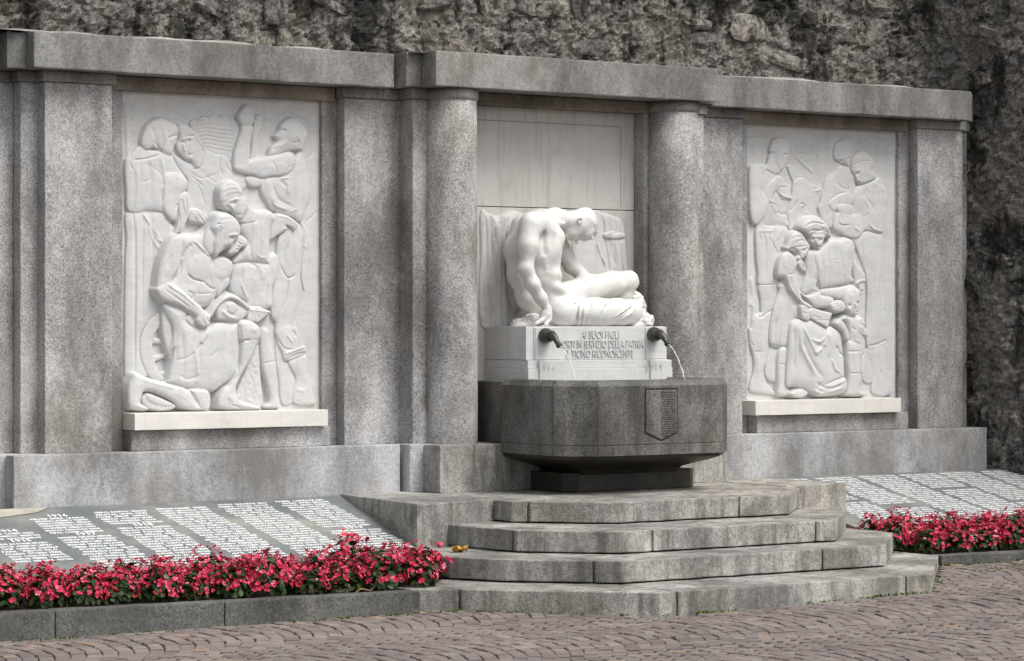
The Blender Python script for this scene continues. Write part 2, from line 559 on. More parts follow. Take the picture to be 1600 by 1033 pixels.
kerb('dark granite kerb along the left flower bed', [(-7.6, -2.06), (-2.91, -2.49)], [-7.6, -5.30, -4.23, -2.905])
kerb('dark granite kerb along the right flower bed', [(1.64, -2.38), (5.6, -2.8)], [1.64, 3.6, 5.6])

# ------------------------------------------------------------------ the granite memorial
mem = thing('granite_memorial', 'long grey granite memorial wall with pilasters, two round columns and lintels', 'memorial', (0, .3, .5))


def part(name, x0, x1, y0, y1, z0, z1, m, bevel=.007, jitter=.0015):
    return box(name, x0, x1, y0, y1, z0, z1, M[m], mem, bevel, jitter)


ZB, ZC, ZL, ZT = 0.868, 3.398, 3.473, 3.722
# base courses
part('base_block', -4.53, -1.48, 0, .128, .40, ZB, 'granite_base')
part('base_block', -4.68, -1.35, .13, .9, .40, ZB - .003, 'granite_base')
part('base_block', 1.47, 4.415, 0, .128, .40, ZB, 'granite_base')
part('base_block', 1.35, 4.50, .13, .9, .40, ZB - .003, 'granite_base')
part('base_block', -1.33, -.43, -.30, -.085, .522, ZB, 'granite_step')
part('base_block', .43, 1.33, -.30, -.085, .522, ZB, 'granite_step')
part('base_block', -1.45, 1.45, -.083, .127, .522, ZB + .002, 'granite_base')
part("base_block", -4.95, -4.70, .25, .9, .40, ZB - .006, 'granite_base')
# pilasters: a front shaft on a wider backing shaft, and the outermost return
for nm, x0, x1, y0, y1 in (('pilaster', -4.21, -3.706, .20, .308), ('pilaster_backing', -4.34, -3.567, .31, .7), ('pilaster', -1.835, -1.339, .20, .308), ('pilaster_backing', -1.96, -1.26, .31, .7),
                           ('pilaster', 1.395, 1.901, .20, .308), ('pilaster_backing', 1.26, 2.045, .31, .7), ('pilaster', 3.807, 4.324, .20, .308), ('pilaster_backing', 3.69, 4.482, .31, .7),
                           ('pilaster_backing', -4.62, -4.342, .42, .7)):
    part(nm, x0, x1, y0, y1, ZB - .004, ZC, 'granite', .008, .002)
for x0, x1, y0, y1 in ((-4.235, -3.68, .175, .288), (-4.365, -3.68, .29, .7), (-1.86, -1.31, .175, .288), (-1.86, -1.26, .29, .7), (1.37, 1.926, .175, .288), (1.27, 1.926, .29, .7), (3.782, 4.35, .175, .288), (3.782, 4.50, .29, .7), (-4.66, -4.367, .40, .7)):
    part('capital', x0, x1, y0, y1, ZC + .001, ZL, 'granite_lintel')
# lintels
for x0, x1, y0, y1, z0, z1 in ((-4.36, -1.50, .05, .173, ZL, ZT), (-4.50, -1.365, .175, 1.0, ZL + .002, ZT - .003), (-4.80, -4.502, .32, 1.0, ZL + .004, ZT - .006),
                               (1.47, 4.285, .05, .173, ZL, ZT), (1.365, 4.42, .175, 1.0, ZL + .002, ZT - .003),
                               (-1.325, 1.30, -.24, -.045, ZL + .004, ZT + .012), (-1.455, 1.43, -.043, .17, ZL + .006, ZT + .009), (-1.36, 1.36, .172, 1.0, ZL + .008, ZT + .006)):
    part('lintel', x0, x1, y0, y1, z0 + .001, z1, 'granite_lintel', .009, .002)
# soffits over the three recesses
part('recess_lintel', -3.67, -1.87, .27, .7, 3.376, ZL - .001, 'granite_soffit')
part('recess_lintel', 1.94, 3.77, .27, .7, 3.376, ZL - .001, 'granite_soffit')
part('recess_lintel', -.86, .86, .05, .7, 3.392, ZL + .003, 'granite_soffit')
# sills below the reliefs
part('sill', -3.565, -1.963, .19, .7, ZB - .002, 1.008, 'granite')
part('sill', 2.048, 3.688, .19, .7, ZB - .002, 1.008, 'granite')
# the centre: round columns, narrow antae, jambs
for sx in (-1, 1):
    vs, fs = [], []
    prof = [(.20, ZB - .004), (.20, 1.4), (.199, 2.2), (.196, 3.0), (.194, ZC)]
    n = 56
    for r, z in prof:
        for k in range(n):
            w = 2 * math.pi * k / n
            vs.append((sx * 1.04 + r * math.cos(w), .0 + r * math.sin(w), z))
    for i in range(len(prof) - 1):
        for k in range(n):
            fs.append((i * n + k, i * n + (k + 1) % n, (i + 1) * n + (k + 1) % n, (i + 1) * n + k))
    fs.append(tuple(range((len(prof) - 1) * n, len(prof) * n)))
    mesh_obj('column', vs, fs, M['granite'], mem, True)
    vs, fs = [], []
    prof = [(.192, ZC - .004), (.204, ZC + .004), (.206, ZC + .03), (.206, ZL + .003), (.05, ZL + .003)]
    for r, z in prof:
        for k in range(n):
            w = 2 * math.pi * k / n
            vs.append((sx * 1.04 + r * math.cos(w), .0 + r * math.sin(w), z))
    for i in range(len(prof) - 1):
        for k in range(n):
            fs.append((i * n + k, i * n + (k + 1) % n, (i + 1) * n + (k + 1) % n, (i + 1) * n + k))
    mesh_obj('column_capital', vs, fs, M['granite_lintel'], mem, True)
    a, b = sorted((sx * 1.36, sx * 1.07))
    part('anta', a, b, .02, .6, ZB, ZC, 'granite')
    part('anta_capital', a - .02, b + .02, -.005, .6, ZC + .001, ZL + .004, 'granite_lintel')
    a, b = sorted((sx * .812, sx * 1.06))
    part('jamb', a, b, .07, .65, ZB + .003, ZC - .005, 'granite')
# pale mortar washed over the tops of the lintels
bm = bmesh.new()
for (x0, x1, yf) in ((-4.75, -1.47, .10), (-1.44, 1.42, -.14), (1.45, 4.05, .10)):
    n = int((x1 - x0) / .06)
    rows = []
    for i in range(n + 1):
        x = x0 + (x1 - x0) * i / n
        w = .5 + .5 * math.sin(x * 3.1) * math.sin(x * 7.7 + 1) + random.uniform(-.15, .15)
        e = min(1, 6 * i / n, 6 * (n - i) / n)
        h = max(.003, (.014 + .034 * max(0, w)) * e)
        rows.append([bm.verts.new((x, yf + .02 + .05 * random.random(), ZT + .004)), bm.verts.new((x, yf + .18, ZT + h * .8 + .006)), bm.verts.new((x, .8, ZT + h * 1.3 + .03))])
    for a, b in zip(rows[:-1], rows[1:]):
        for k in range(2):
            bm.faces.new((a[k], b[k], b[k + 1], a[k + 1]))
mo = bm_obj('mortar_wash', bm, M['mortar'], mem, True)

# marble back panel of the centre
pan = thing('marble_tablet', 'plain weathered marble tablet with incised frame above the seated statue', 'tablet', (0, .2, 2.64))
box('slab', -.81, .81, .20, .6, 2.638, 3.391, M['marble_panel'], pan, .004)
pb = bmesh.new()
for x0, x1, z0, z1 in ((-.70, .68, 3.283, 3.287), (.676, .68, 2.66, 3.283), (-.70, -.696, 2.66, 3.283)):
    vs = [pb.verts.new(p) for p in ((x0, .1985, z0), (x1, .1985, z0), (x1, .1985, z1), (x0, .1985, z1))]
    pb.faces.new(vs)
bm_obj('incised_line', pb, M['granite_soffit'], pan)
box('slab', -.81, .81, .20, .6, 1.30, 2.632, M['marble_panel'], pan, .004)

# inscribed plinth
pl = thing('inscribed_plinth', 'white marble plinth with raised Italian dedication under the seated statue', 'plinth', (0, -.1, 1.33))
box('block', -.60, .69, -.342, .199, 1.482, 1.73, M['marble'], pl, .005)
box('block', -.535, .70, -.350, -.340, 1.482, 1.728, M['marble'], pl, .003)
box('spout_panel', -.525, -.30, -.358, -.349, 1.484, 1.724, M['marble'], pl, .003)
box('spout_panel', .497, .698, -.358, -.349, 1.484, 1.724, M['marble'], pl, .003)
box('tier', -.60, .705, -.366, .199, 1.42, 1.480, M['marble'], pl, .005)
box('tier', -.61, .735, -.384, .198, 1.10, 1.419, M['marble'], pl, .005)
box('date_block', -.515, -.29, -.398, -.36, 1.15, 1.476, M['marble'], pl, .004)
box('date_block', .515, .715, -.398, -.36, 1.15, 1.476, M['marble'], pl, .004)


def text_mesh(body, size, extrude=0.0, offset=0.0, align='LEFT', spacing=1.0, line=1.0, res=1):
    cu = bpy.data.curves.new('lettering', 'FONT')
    cu.body = body
    cu.size = size
    cu.extrude = extrude
    cu.offset = offset
    cu.align_x = align
    cu.space_character = spacing
    cu.space_line = line
    cu.resolution_u = res
    o = bpy.data.objects.new('lettering', cu)
    me = bpy.data.meshes.new_from_object(o)
    bpy.data.objects.remove(o)
    bpy.data.curves.remove(cu)
    v = np.empty(len(me.vertices) * 3)
    me.vertices.foreach_get('co', v)
    v = v.reshape(-1, 3)
    f = [tuple(p.vertices) for p in me.polygons]
    bpy.data.meshes.remove(me)
    return v, f


def wall_text(body, px0, px1, py_top, py_bot, Y, depth, mat, parent, name='lettering', bold=.0):
    a, b = at(px0, py_top, Y), at(px1, py_bot, Y)
    v, f = text_mesh(body, 1.0, 0.5, bold, res=3)
    mn, mx = v.min(0), v.max(0)
    s = np.array([(b[0] - a[0]) / (mx[0] - mn[0]), 0, 0])
    hz = a[2] - b[2]
    w = np.empty_like(v)
    w[:, 0] = a[0] + (v[:, 0] - mn[0]) * s[0]
    w[:, 2] = b[2] + (v[:, 1] - mn[1]) / (mx[1] - mn[1]) * hz
    w[:, 1] = Y - (v[:, 2] + .5) * depth
    return mesh_obj(name, w, f, mat, parent)


wall_text('AI SUOI FIGLI', 907, 967, 516.5, 528.5, -.350, .008, M['marble'], pl)
wall_text('MORTI IN SERVIZIO DELLA PATRIA', 872, 1005, 531.5, 543, -.350, .008, M['marble'], pl)
wall_text('IL TICINO RICONOSCENTE', 884.5, 989.5, 546.5, 558, -.350, .008, M['marble'], pl)
for chars, x0, y0 in (('1914', 842, 571), ('1919', 1010, 569)):
    for k, ch in enumerate(chars):
        wall_text(ch, x0 + k * 6.6 + (1.2 if ch == '1' else 0), x0 + k * 6.6 + (3.0 if ch == '1' else 4.4), y0, y0 + 9, -.398, .003, M['marble_panel'], pl, 'digit')

# ------------------------------------------------------------------ the basin
bas = thing('fountain_basin', 'dark wet octagonal granite basin with a carved shield on its front', 'basin', (0, -.7, .522))
T8 = math.sqrt(2) - 1


def octo(d, yb=-.302):
    return [(-.795 + d, yb), (-.795 + d, -.97 + d * T8), (-.565 + d * T8, -1.2 + d), (.565 - d * T8, -1.2 + d), (.795 - d, -.97 + d * T8), (.795 - d, yb)]


def loft(secs, close_top=False, close_bot=False):
    bm = bmesh.new()
    rows = [[bm.verts.new((x, y, z)) for x, y in octo(d)] for d, z in secs]
    for a, b in zip(rows[:-1], rows[1:]):
        for k in range(6):
            j = (k + 1) % 6
            bm.faces.new((a[k], a[j], b[j], b[k]))
    if close_top: bm.faces.new(rows[-1])
    if close_bot: bm.faces.new(rows[0][::-1])
    return bm


bm_obj('bowl', loft([(.02, .80), (.0, .803), (.0, .870), (.006, .874), (.006, .880), (.001, .884), (.001, 1.302), (.035, 1.342), (.115, 1.345), (.135, 1.33), (.15, 1.14), (.3, 1.10)], True), M['granite_wet'], bas)
bm_obj('underside', loft([(.36, .655), (.33, .69), (.22, .725), (.09, .755), (.025, .778), (.018, .799)], False, True), M['granite_black'], bas)
bm_obj('foot', prism_bm([(-.55, -.33), (-.55, -.72), (-.45, -.80), (.58, -.80), (.67, -.72), (.67, -.33)], .523, .665, .008, .002), M['granite_black'], bas)
box('rear_block', -.745, .745, -.30, .19, ZB + .003, 1.325, M['granite_wet'], bas, .008)
# the shield, half of it hatched with fine bars
sh = thing('x', None, None)
bpy.data.objects.remove(sh)
a = at(1009, 609.5, -1.2)
b = at(1057, 674, -1.2)
tip = at(1033, 686.5, -1.2)
bm = bmesh.new()
P = [(a[0], a[2]), (b[0], a[2]), (b[0], b[2]), (tip[0], tip[2]), (a[0], b[2])]
cxs, czs = (a[0] + b[0]) / 2, (a[2] + tip[2]) / 2


def shield_ring(k, y):
    return [bm.verts.new((cxs + (x - cxs) * k, y, czs + (z - czs) * k)) for x, z in P]


r0, r1 = shield_ring(1.0, -1.196), shield_ring(1.0, -1.206)
r2 = shield_ring(.95, -1.207)
for q, w in ((r0, r1), (r1, r2)):
    for k in range(5):
        bm.faces.new((q[k], q[(k + 1) % 5], w[(k + 1) % 5], w[k]))
bm.faces.new(r2)
shield = bm_obj('shield', bm, M['granite_wet'], bas)
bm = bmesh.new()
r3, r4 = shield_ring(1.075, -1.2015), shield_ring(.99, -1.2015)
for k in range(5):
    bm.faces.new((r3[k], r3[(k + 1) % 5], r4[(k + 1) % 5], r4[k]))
bm_obj('outline_shade', bm, M['granite_black'], shield)  # flat dark strip round the shield, painting in the shade of a groove
bm = bmesh.new()
zz = a[2] - .012
while zz > tip[2] + .03:
    x1 = b[0] - .008
    if zz < b[2]: x1 = tip[0] + (b[0] - tip[0]) * (zz - tip[2]) / (b[2] - tip[2]) - .008
    if x1 > cxs + .01:
        m4 = Matrix.Translation(((cxs + x1) / 2, -1.209, zz)) @ Matrix.Diagonal((x1 - cxs, .006, .008, 1))
        bmesh.ops.create_cube(bm, size=1.0, matrix=m4)
    zz -= .0165
bm_obj('hatching', bm, M['granite_wet'], shield)
wat = mesh_obj('water', [(x, y, 1.268) for x, y in octo(.146)], [tuple(range(6))], M['water'])
tag(wat, 'still water filling the octagonal basin', None, None, 'structure')

# water spouts and jets
for k, (sx, sy, tx, ty, jx, jy, lab) in enumerate(((851, 524, 870, 538, 893, 596, 'left'), (1020, 522, 1037, 536, 1063, 594, 'right'))):
    c0 = Vector(at(sx, sy, -.36))
    sp = thing('water_spout', 'dark bronze bulbous water spout on the %s of the plinth inscription' % lab, 'spout', c0, 'bronze spouts on the plinth')
    n = 20
    vs, fs = [], []
    prof = [(.0, .052), (.012, .056), (.03, .056), (.05, .05), (.068, .04), (.082, .026)]
    for dy, r in prof:
        for i in range(n):
            w = 2 * math.pi * i / n
            vs.append((c0.x + r * 1.05 * math.cos(w), c0.y + .002 - dy, c0.z + r * math.sin(w) - dy * .10))
    for j in range(len(prof) - 1):
        for i in range(n):
            fs.append((j * n + i, j * n + (i + 1) % n, (j + 1) * n + (i + 1) % n, (j + 1) * n + i))
    fs.append(tuple(range((len(prof) - 1) * n, len(prof) * n)))
    mesh_obj('rosette', vs, fs, M['bronze'], sp, True)
    tip = c0 + Vector((.012, -.165, -.075))
    path = [c0 + Vector((0, -.06, 0)), c0 + Vector((.003, -.09, .004)), c0 + Vector((.006, -.12, -.018)), c0 + Vector((.010, -.148, -.052)), tip]
    vs, fs = tube(path, [.036, .033, .027, .019, .017], 14)
    mesh_obj('nozzle', vs, fs, M['bronze'], sp, True)
    vs, fs = tube([tip + Vector((0, .006, .006)), tip + Vector((.0, -.004, -.006))], [.022, .022], 14)
    mesh_obj('lip', vs, fs, M['bronze'], sp, True)
    path, rad = [], []
    for i in range(15):
        s = i / 14
        p = tip + Vector((.012 * s, -.20 * s, -.05 * s - .22 * s * s))
        p.x += .002 * math.sin(i * 1.7)
        path.append(p)
        rad.append(.0034 + .0012 * math.sin(i * 2.3) + .004 * (s > .6) * (s - .6))
    vs, fs = tube(path, rad, 8)
    j = mesh_obj('water_jet', vs, fs, M['jet'], None, True)
    tag(j, 'thin stream of water falling from the %s bronze spout' % lab, 'water jet', 'water jets')

# ------------------------------------------------------------------ name slabs
def zp(y): return .515 + .22 * y


def slab(name, label, plan, columns):
    o = thing(name, label, 'plaque', (plan[0][0], plan[0][1], .3), 'sloping slabs with names')
    bm = bmesh.new()
    hi = [bm.verts.new((x, y, zp(y))) for x, y in plan]
    lo = [bm.verts.new((x, y, .0)) for x, y in plan]
    bm.faces.new(hi)
    bm.faces.new(lo[::-1])
    n = len(plan)
    for i in range(n):
        bm.faces.new((lo[i], lo[(i + 1) % n], hi[(i + 1) % n], hi[i]))
    bm_obj('slab', bm, M['slate'], o)
    for x0, rows in columns:
        vv, ff, cnt = [], [], 0
        yy = rows[0]
        for item in rows[1]:
            if isinstance(item, str):
                v, f = text_mesh(item, .075, 0, .0022)
                v = v + [x0 + .15, 0, 0]
                adv = .062
                drop = .045
            else:
                v, f = None, None
                parts = []
                xx = 0.0
                for wi in range(3):
                    wv, wf = text_mesh(fake_name(random.randint(5, 8) if wi < 2 else random.randint(4, 7)), .0435, 0, .0021, 'LEFT', 1.08)
                    parts.append((wv + [xx + random.uniform(0, .012), 0, 0], wf))
                    xx += wv[:, 0].max() + .022
                off = 0
                V, Fc = [], []
                sc = .405 / xx
                for wv, wf in parts:
                    V.append(wv * [sc, 1, 1])
                    Fc += [tuple(q + off for q in g) for g in wf]
                    off += len(wv)
                v, f = np.concatenate(V) + [x0 + random.uniform(-.018, .018), 0, 0], Fc
                adv = .0525
                drop = .04
            if item == 0:
                yy -= .0525
                continue
            w = np.stack([v[:, 0], yy - drop + v[:, 1], zp(yy - drop + v[:, 1]) + .003], 1)
            if (yy - drop) > -1.43:
                vv.append(w)
                ff += [tuple(q + cnt for q in g) for g in f]
                cnt += len(w)
            yy -= adv
        mesh_obj('name_list', np.concatenate(vv), ff, M['white_paint'], o)
    return o


def fake_name(n):
    return ''.join(random.choice('BCDFGLMNPRSTVZ') if k % 2 == 0 else random.choice('AEIO') for k in range(n))


N = lambda k: [1] * k
slab('name_slab', 'sloping dark slab with white lists of names and years left of the steps', [(-6.6, -.004), (-1.995, -.004), (-2.165, -1.43), (-6.6, -1.43)], [
    (-2.575, (-.07, N(13) + ['1919'] + N(9))), (-3.065, (-.09, N(24))), (-3.555, (-.13, N(23))), (-4.045, (-.15, N(6) + ['1918'] + N(16))),
    (-4.535, (-.18, ['1916'] + N(7) + ['1917'] + N(13))), (-5.03, (-.47, ['1914'] + N(3) + ['1915'] + N(8)))])
slab('name_slab', 'sloping dark slab crowded with white names right of the steps', [(1.72, -.004), (5.4, -.004), (5.4, -1.43), (1.72, -1.43)], [
    (1.96, (-.06, N(12) + [0] + N(12))), (2.43, (-.06, N(15) + [0, 0] + N(8))), (2.90, (-.055, N(24))), (3.355, (-.06, N(8) + [0] + N(14))), (3.80, (-.06, N(16) + [0] + N(7))), (4.26, (-.06, N(18) + [0] + N(4)))])
cp = [(-5.5, -.02), (-4.28, -.008), (-4.42, -.12), (-4.72, -.20), (-4.95, -.42), (-5.15, -.55), (-5.6, -.62)]
bm = bmesh.new()
bm.faces.new([bm.verts.new((x, y, zp(y) + .005)) for x, y in cp])
tag(bm_obj('cement_patch', bm, M['concrete']), 'pale cement smear on the upper corner of the left name slab', 'cement patch')

# ------------------------------------------------------------------ rubble wall behind
POLY = [(-10, .82), (3.95, .82), (4.36, .72), (4.50, .25), (4.55, -.05), (4.72, -.45), (5.3, -1.7), (6.0, -3.2)]
seg = [math.dist(a, b) for a, b in zip(POLY[:-1], POLY[1:])]
cum = np.concatenate([[0], np.cumsum(seg)])


def wall_pt(s):
    i = int(np.clip(np.searchsorted(cum, s) - 1, 0, len(seg) - 1))
    t_ = (s - cum[i]) / seg[i]
    a, b = POLY[i], POLY[i + 1]
    dx, dy = (b[0] - a[0]) / seg[i], (b[1] - a[1]) / seg[i]
    return a[0] + (b[0] - a[0]) * t_, a[1] + (b[1] - a[1]) * t_, dy, -dx     # outward normal


wall = thing('rubble_wall', 'tall weathered rubble stone retaining wall behind the memorial', 'wall', (0, .82, 0))
ss = np.arange(1.2, cum[5] + 2.4, .024)
zs = np.arange(-.2, 5.4, .024)
base = np.array([wall_pt(s) for s in ss])
bx = base[:, 0][None, :] + 0 * zs[:, None]
by = base[:, 1][None, :] + 0 * zs[:, None]
SS, ZZ = np.meshgrid(ss, zs)
pp = np.stack([SS, ZZ, 0 * SS], -1)
def cells(S, Z, w, h, seed):
    """nearest and second nearest distance to jittered seed points: uneven courses of rubble"""
    r_ = np.random.default_rng(seed)
    i0, j0 = np.floor(S / w).astype(int), np.floor(Z / h).astype(int)
    tab = r_.random((97, 89, 4))
    f1, f2, cid = np.full(S.shape, 9.0), np.full(S.shape, 9.0), np.zeros(S.shape)
    for di in (-1, 0, 1):
        for dj in (-1, 0, 1):
            ii, jj = i0 + di, j0 + dj
            q_ = tab[ii % 97, jj % 89]
            cxp, czp = (ii + .12 + .76 * q_[..., 0] + .5 * (jj % 2)), (jj + .12 + .76 * q_[..., 1])
            d_ = np.sqrt((S / w - cxp) ** 2 + (Z / h - czp) ** 2)
            n_ = d_ < f1
            f2 = np.where(n_, f1, np.minimum(f2, d_))
            cid = np.where(n_, q_[..., 2], cid)
            f1 = np.where(n_, d_, f1)
    return f1, f2, cid


wob = np.stack([SS, ZZ, 0 * SS], -1)
Sw = SS + .05 * hashnoise(wob, 6) + .02 * hashnoise(wob + 1, 17)
Zw = ZZ + .04 * hashnoise(wob + 2, 7) + .02 * hashnoise(wob + 3, 15)
f1, f2, cid = cells(Sw, Zw, .30, .17, 3)
g1, g2, gid = cells(Sw + .1, Zw, .11, .07, 9)
edge_ = np.clip((f2 - f1) / .35, 0, 1)
dsp = .038 * np.sqrt(edge_) * (.35 + cid) + .016 * np.sqrt(np.clip((g2 - g1) / .4, 0, 1)) * (gid + .3) - .04
dsp += .03 * hashnoise(pp, 2.3) + .016 * hashnoise(pp + 9, 19) + .011 * hashnoise(pp + 2, 43) + rng.normal(0, .007, SS.shape)
X = bx + base[:, 2][None, :] * dsp
Yw = by + base[:, 3][None, :] * dsp
vs = np.stack([X, Yw, ZZ], -1).reshape(-1, 3)
nx, nz = len(ss), len(zs)
idx = np.arange(nx * nz).reshape(nz, nx)
fs = np.stack([idx[:-1, :-1], idx[:-1, 1:], idx[1:, 1:], idx[1:, :-1]], -1).reshape(-1, 4)
mesh_obj('mortar_face', vs, fs, M['rubble_face'], wall, False)
rocks = []
for k in range(8):
    bm = bmesh.new()
    bmesh.ops.create_icosphere(bm, subdivisions=3, radius=.5)
    Pv = np.array([v.co[:] for v in bm.verts])
    Pv = np.sign(Pv) * np.abs(Pv * 2) ** .6 / 2
    Pv += np.stack([hashnoise(Pv + k * 11 + q * 3, 4.5) for q in range(3)], 1) * .15 + np.stack([hashnoise(Pv + k * 5 + q * 7, 11) for q in range(3)], 1) * .07
    for v, q in zip(bm.verts, Pv): v.co = q
    me = bpy.data.meshes.new('stone')
    bm.to_mesh(me)
    bm.free()
    me.materials.append(M['rubble_stone'])
    me.polygons.foreach_set('use_smooth', [False] * len(me.polygons))
    rocks.append(me)
placed = []


def add_stone(s, z, w, h):
    x, y, nx_, ny_ = wall_pt(s)
    o = bpy.data.objects.new('stone', random.choice(rocks))
    d = random.uniform(-.015, .02)
    o.location = (x + nx_ * (d - .02), y + ny_ * (d - .02) - .82, z)
    o.rotation_euler = (random.uniform(-.2, .2), random.uniform(-.25, .25), math.atan2(ny_, nx_) + math.pi / 2 + random.uniform(-.15, .15))
    o.scale = (w, random.uniform(.07, .12), h)
    link(o, wall)


tries = 0
s_left, s_mid, s_end = 4.4, 14.0, cum[5] + 1.2
while tries < 5200 and len(placed) < 190:
    tries += 1
    s = random.uniform(s_left, s_end)
    z = random.uniform(3.55, 4.75) if s < s_mid else random.uniform(.25, 4.5)
    w, h = random.uniform(.10, .36), random.uniform(.07, .2)
    if random.random() < .15: w, h = w * 1.3, h * 1.4
    if any(abs(s - a) < (w + b) * .46 and abs(z - c) < (h + d) * .46 for a, c, b, d in placed): continue
    placed.append((s, z, w, h))
    add_stone(s, z, w, h)

# ------------------------------------------------------------------ carved marble reliefs
CROPS = {}
for i, (x, y) in enumerate(((185, 135), (340, 135), (185, 280), (340, 280), (185, 430), (340, 430), (185, 500), (340, 500))):
    CROPS['L%d' % (i + 1)] = (x, y, 160 / 1033.0)
for i, (x, y) in enumerate(((1160, 185), (1275, 185), (1160, 305), (1275, 305), (1160, 425), (1275, 425), (1160, 525), (1275, 525))):
    CROPS['R%d' % (i + 1)] = (x, y, 130 / 1033.0)
CROPS['P'] = (0, 0, 1.0)


def trace(txt):
    out, cur = [], CROPS['P']
    for tok in txt.split():
        if tok in CROPS: cur = CROPS[tok]
        else:
            a, b = tok.split(',')
            out.append((cur[0] + float(a) * cur[2], cur[1] + float(b) * cur[2]))
    return out


def spline(p, closed=True, n=5):
    p = np.asarray(p, float)
    k = len(p)
    out = []
    for i in range(k if closed else k - 1):
        if closed:
            a, b, c, d = p[i - 1], p[i], p[(i + 1) % k], p[(i + 2) % k]
        else:
            a, b, c, d = p[max(i - 1, 0)], p[i], p[i + 1], p[min(i + 2, k - 1)]
        for q in range(n):
            t = q / n
            out.append(.5 * ((2 * b) + (c - a) * t + (2 * a - 5 * b + 4 * c - d) * t * t + (3 * b - a - 3 * c + d) * t ** 3))
    if not closed: out.append(p[-1])
    return np.array(out)


def seg_dist(U, V, a, b):
    dx, dy = b[0] - a[0], b[1] - a[1]
    L = dx * dx + dy * dy + 1e-12
    t = np.clip(((U - a[0]) * dx + (V - a[1]) * dy) / L, 0, 1)
    return (U - a[0] - t * dx) ** 2 + (V - a[1] - t * dy) ** 2, t


def poly_sd(U, V, P):
    d = np.full(U.shape, 1e9)
    ins = np.zeros(U.shape, bool)
    n = len(P)
    for i in range(n):
        a, b = P[i], P[(i + 1) % n]
        q, _ = seg_dist(U, V, a, b)
        np.minimum(d, q, out=d)
        c = ((a[1] > V) != (b[1] > V))
        if c.any():
            with np.errstate(divide='ignore', invalid='ignore'):
                xi = (b[0] - a[0]) * (V - a[1]) / (b[1] - a[1]) + a[0]
            ins ^= c & (U < xi)
    return np.where(ins, 1, -1) * np.sqrt(d)


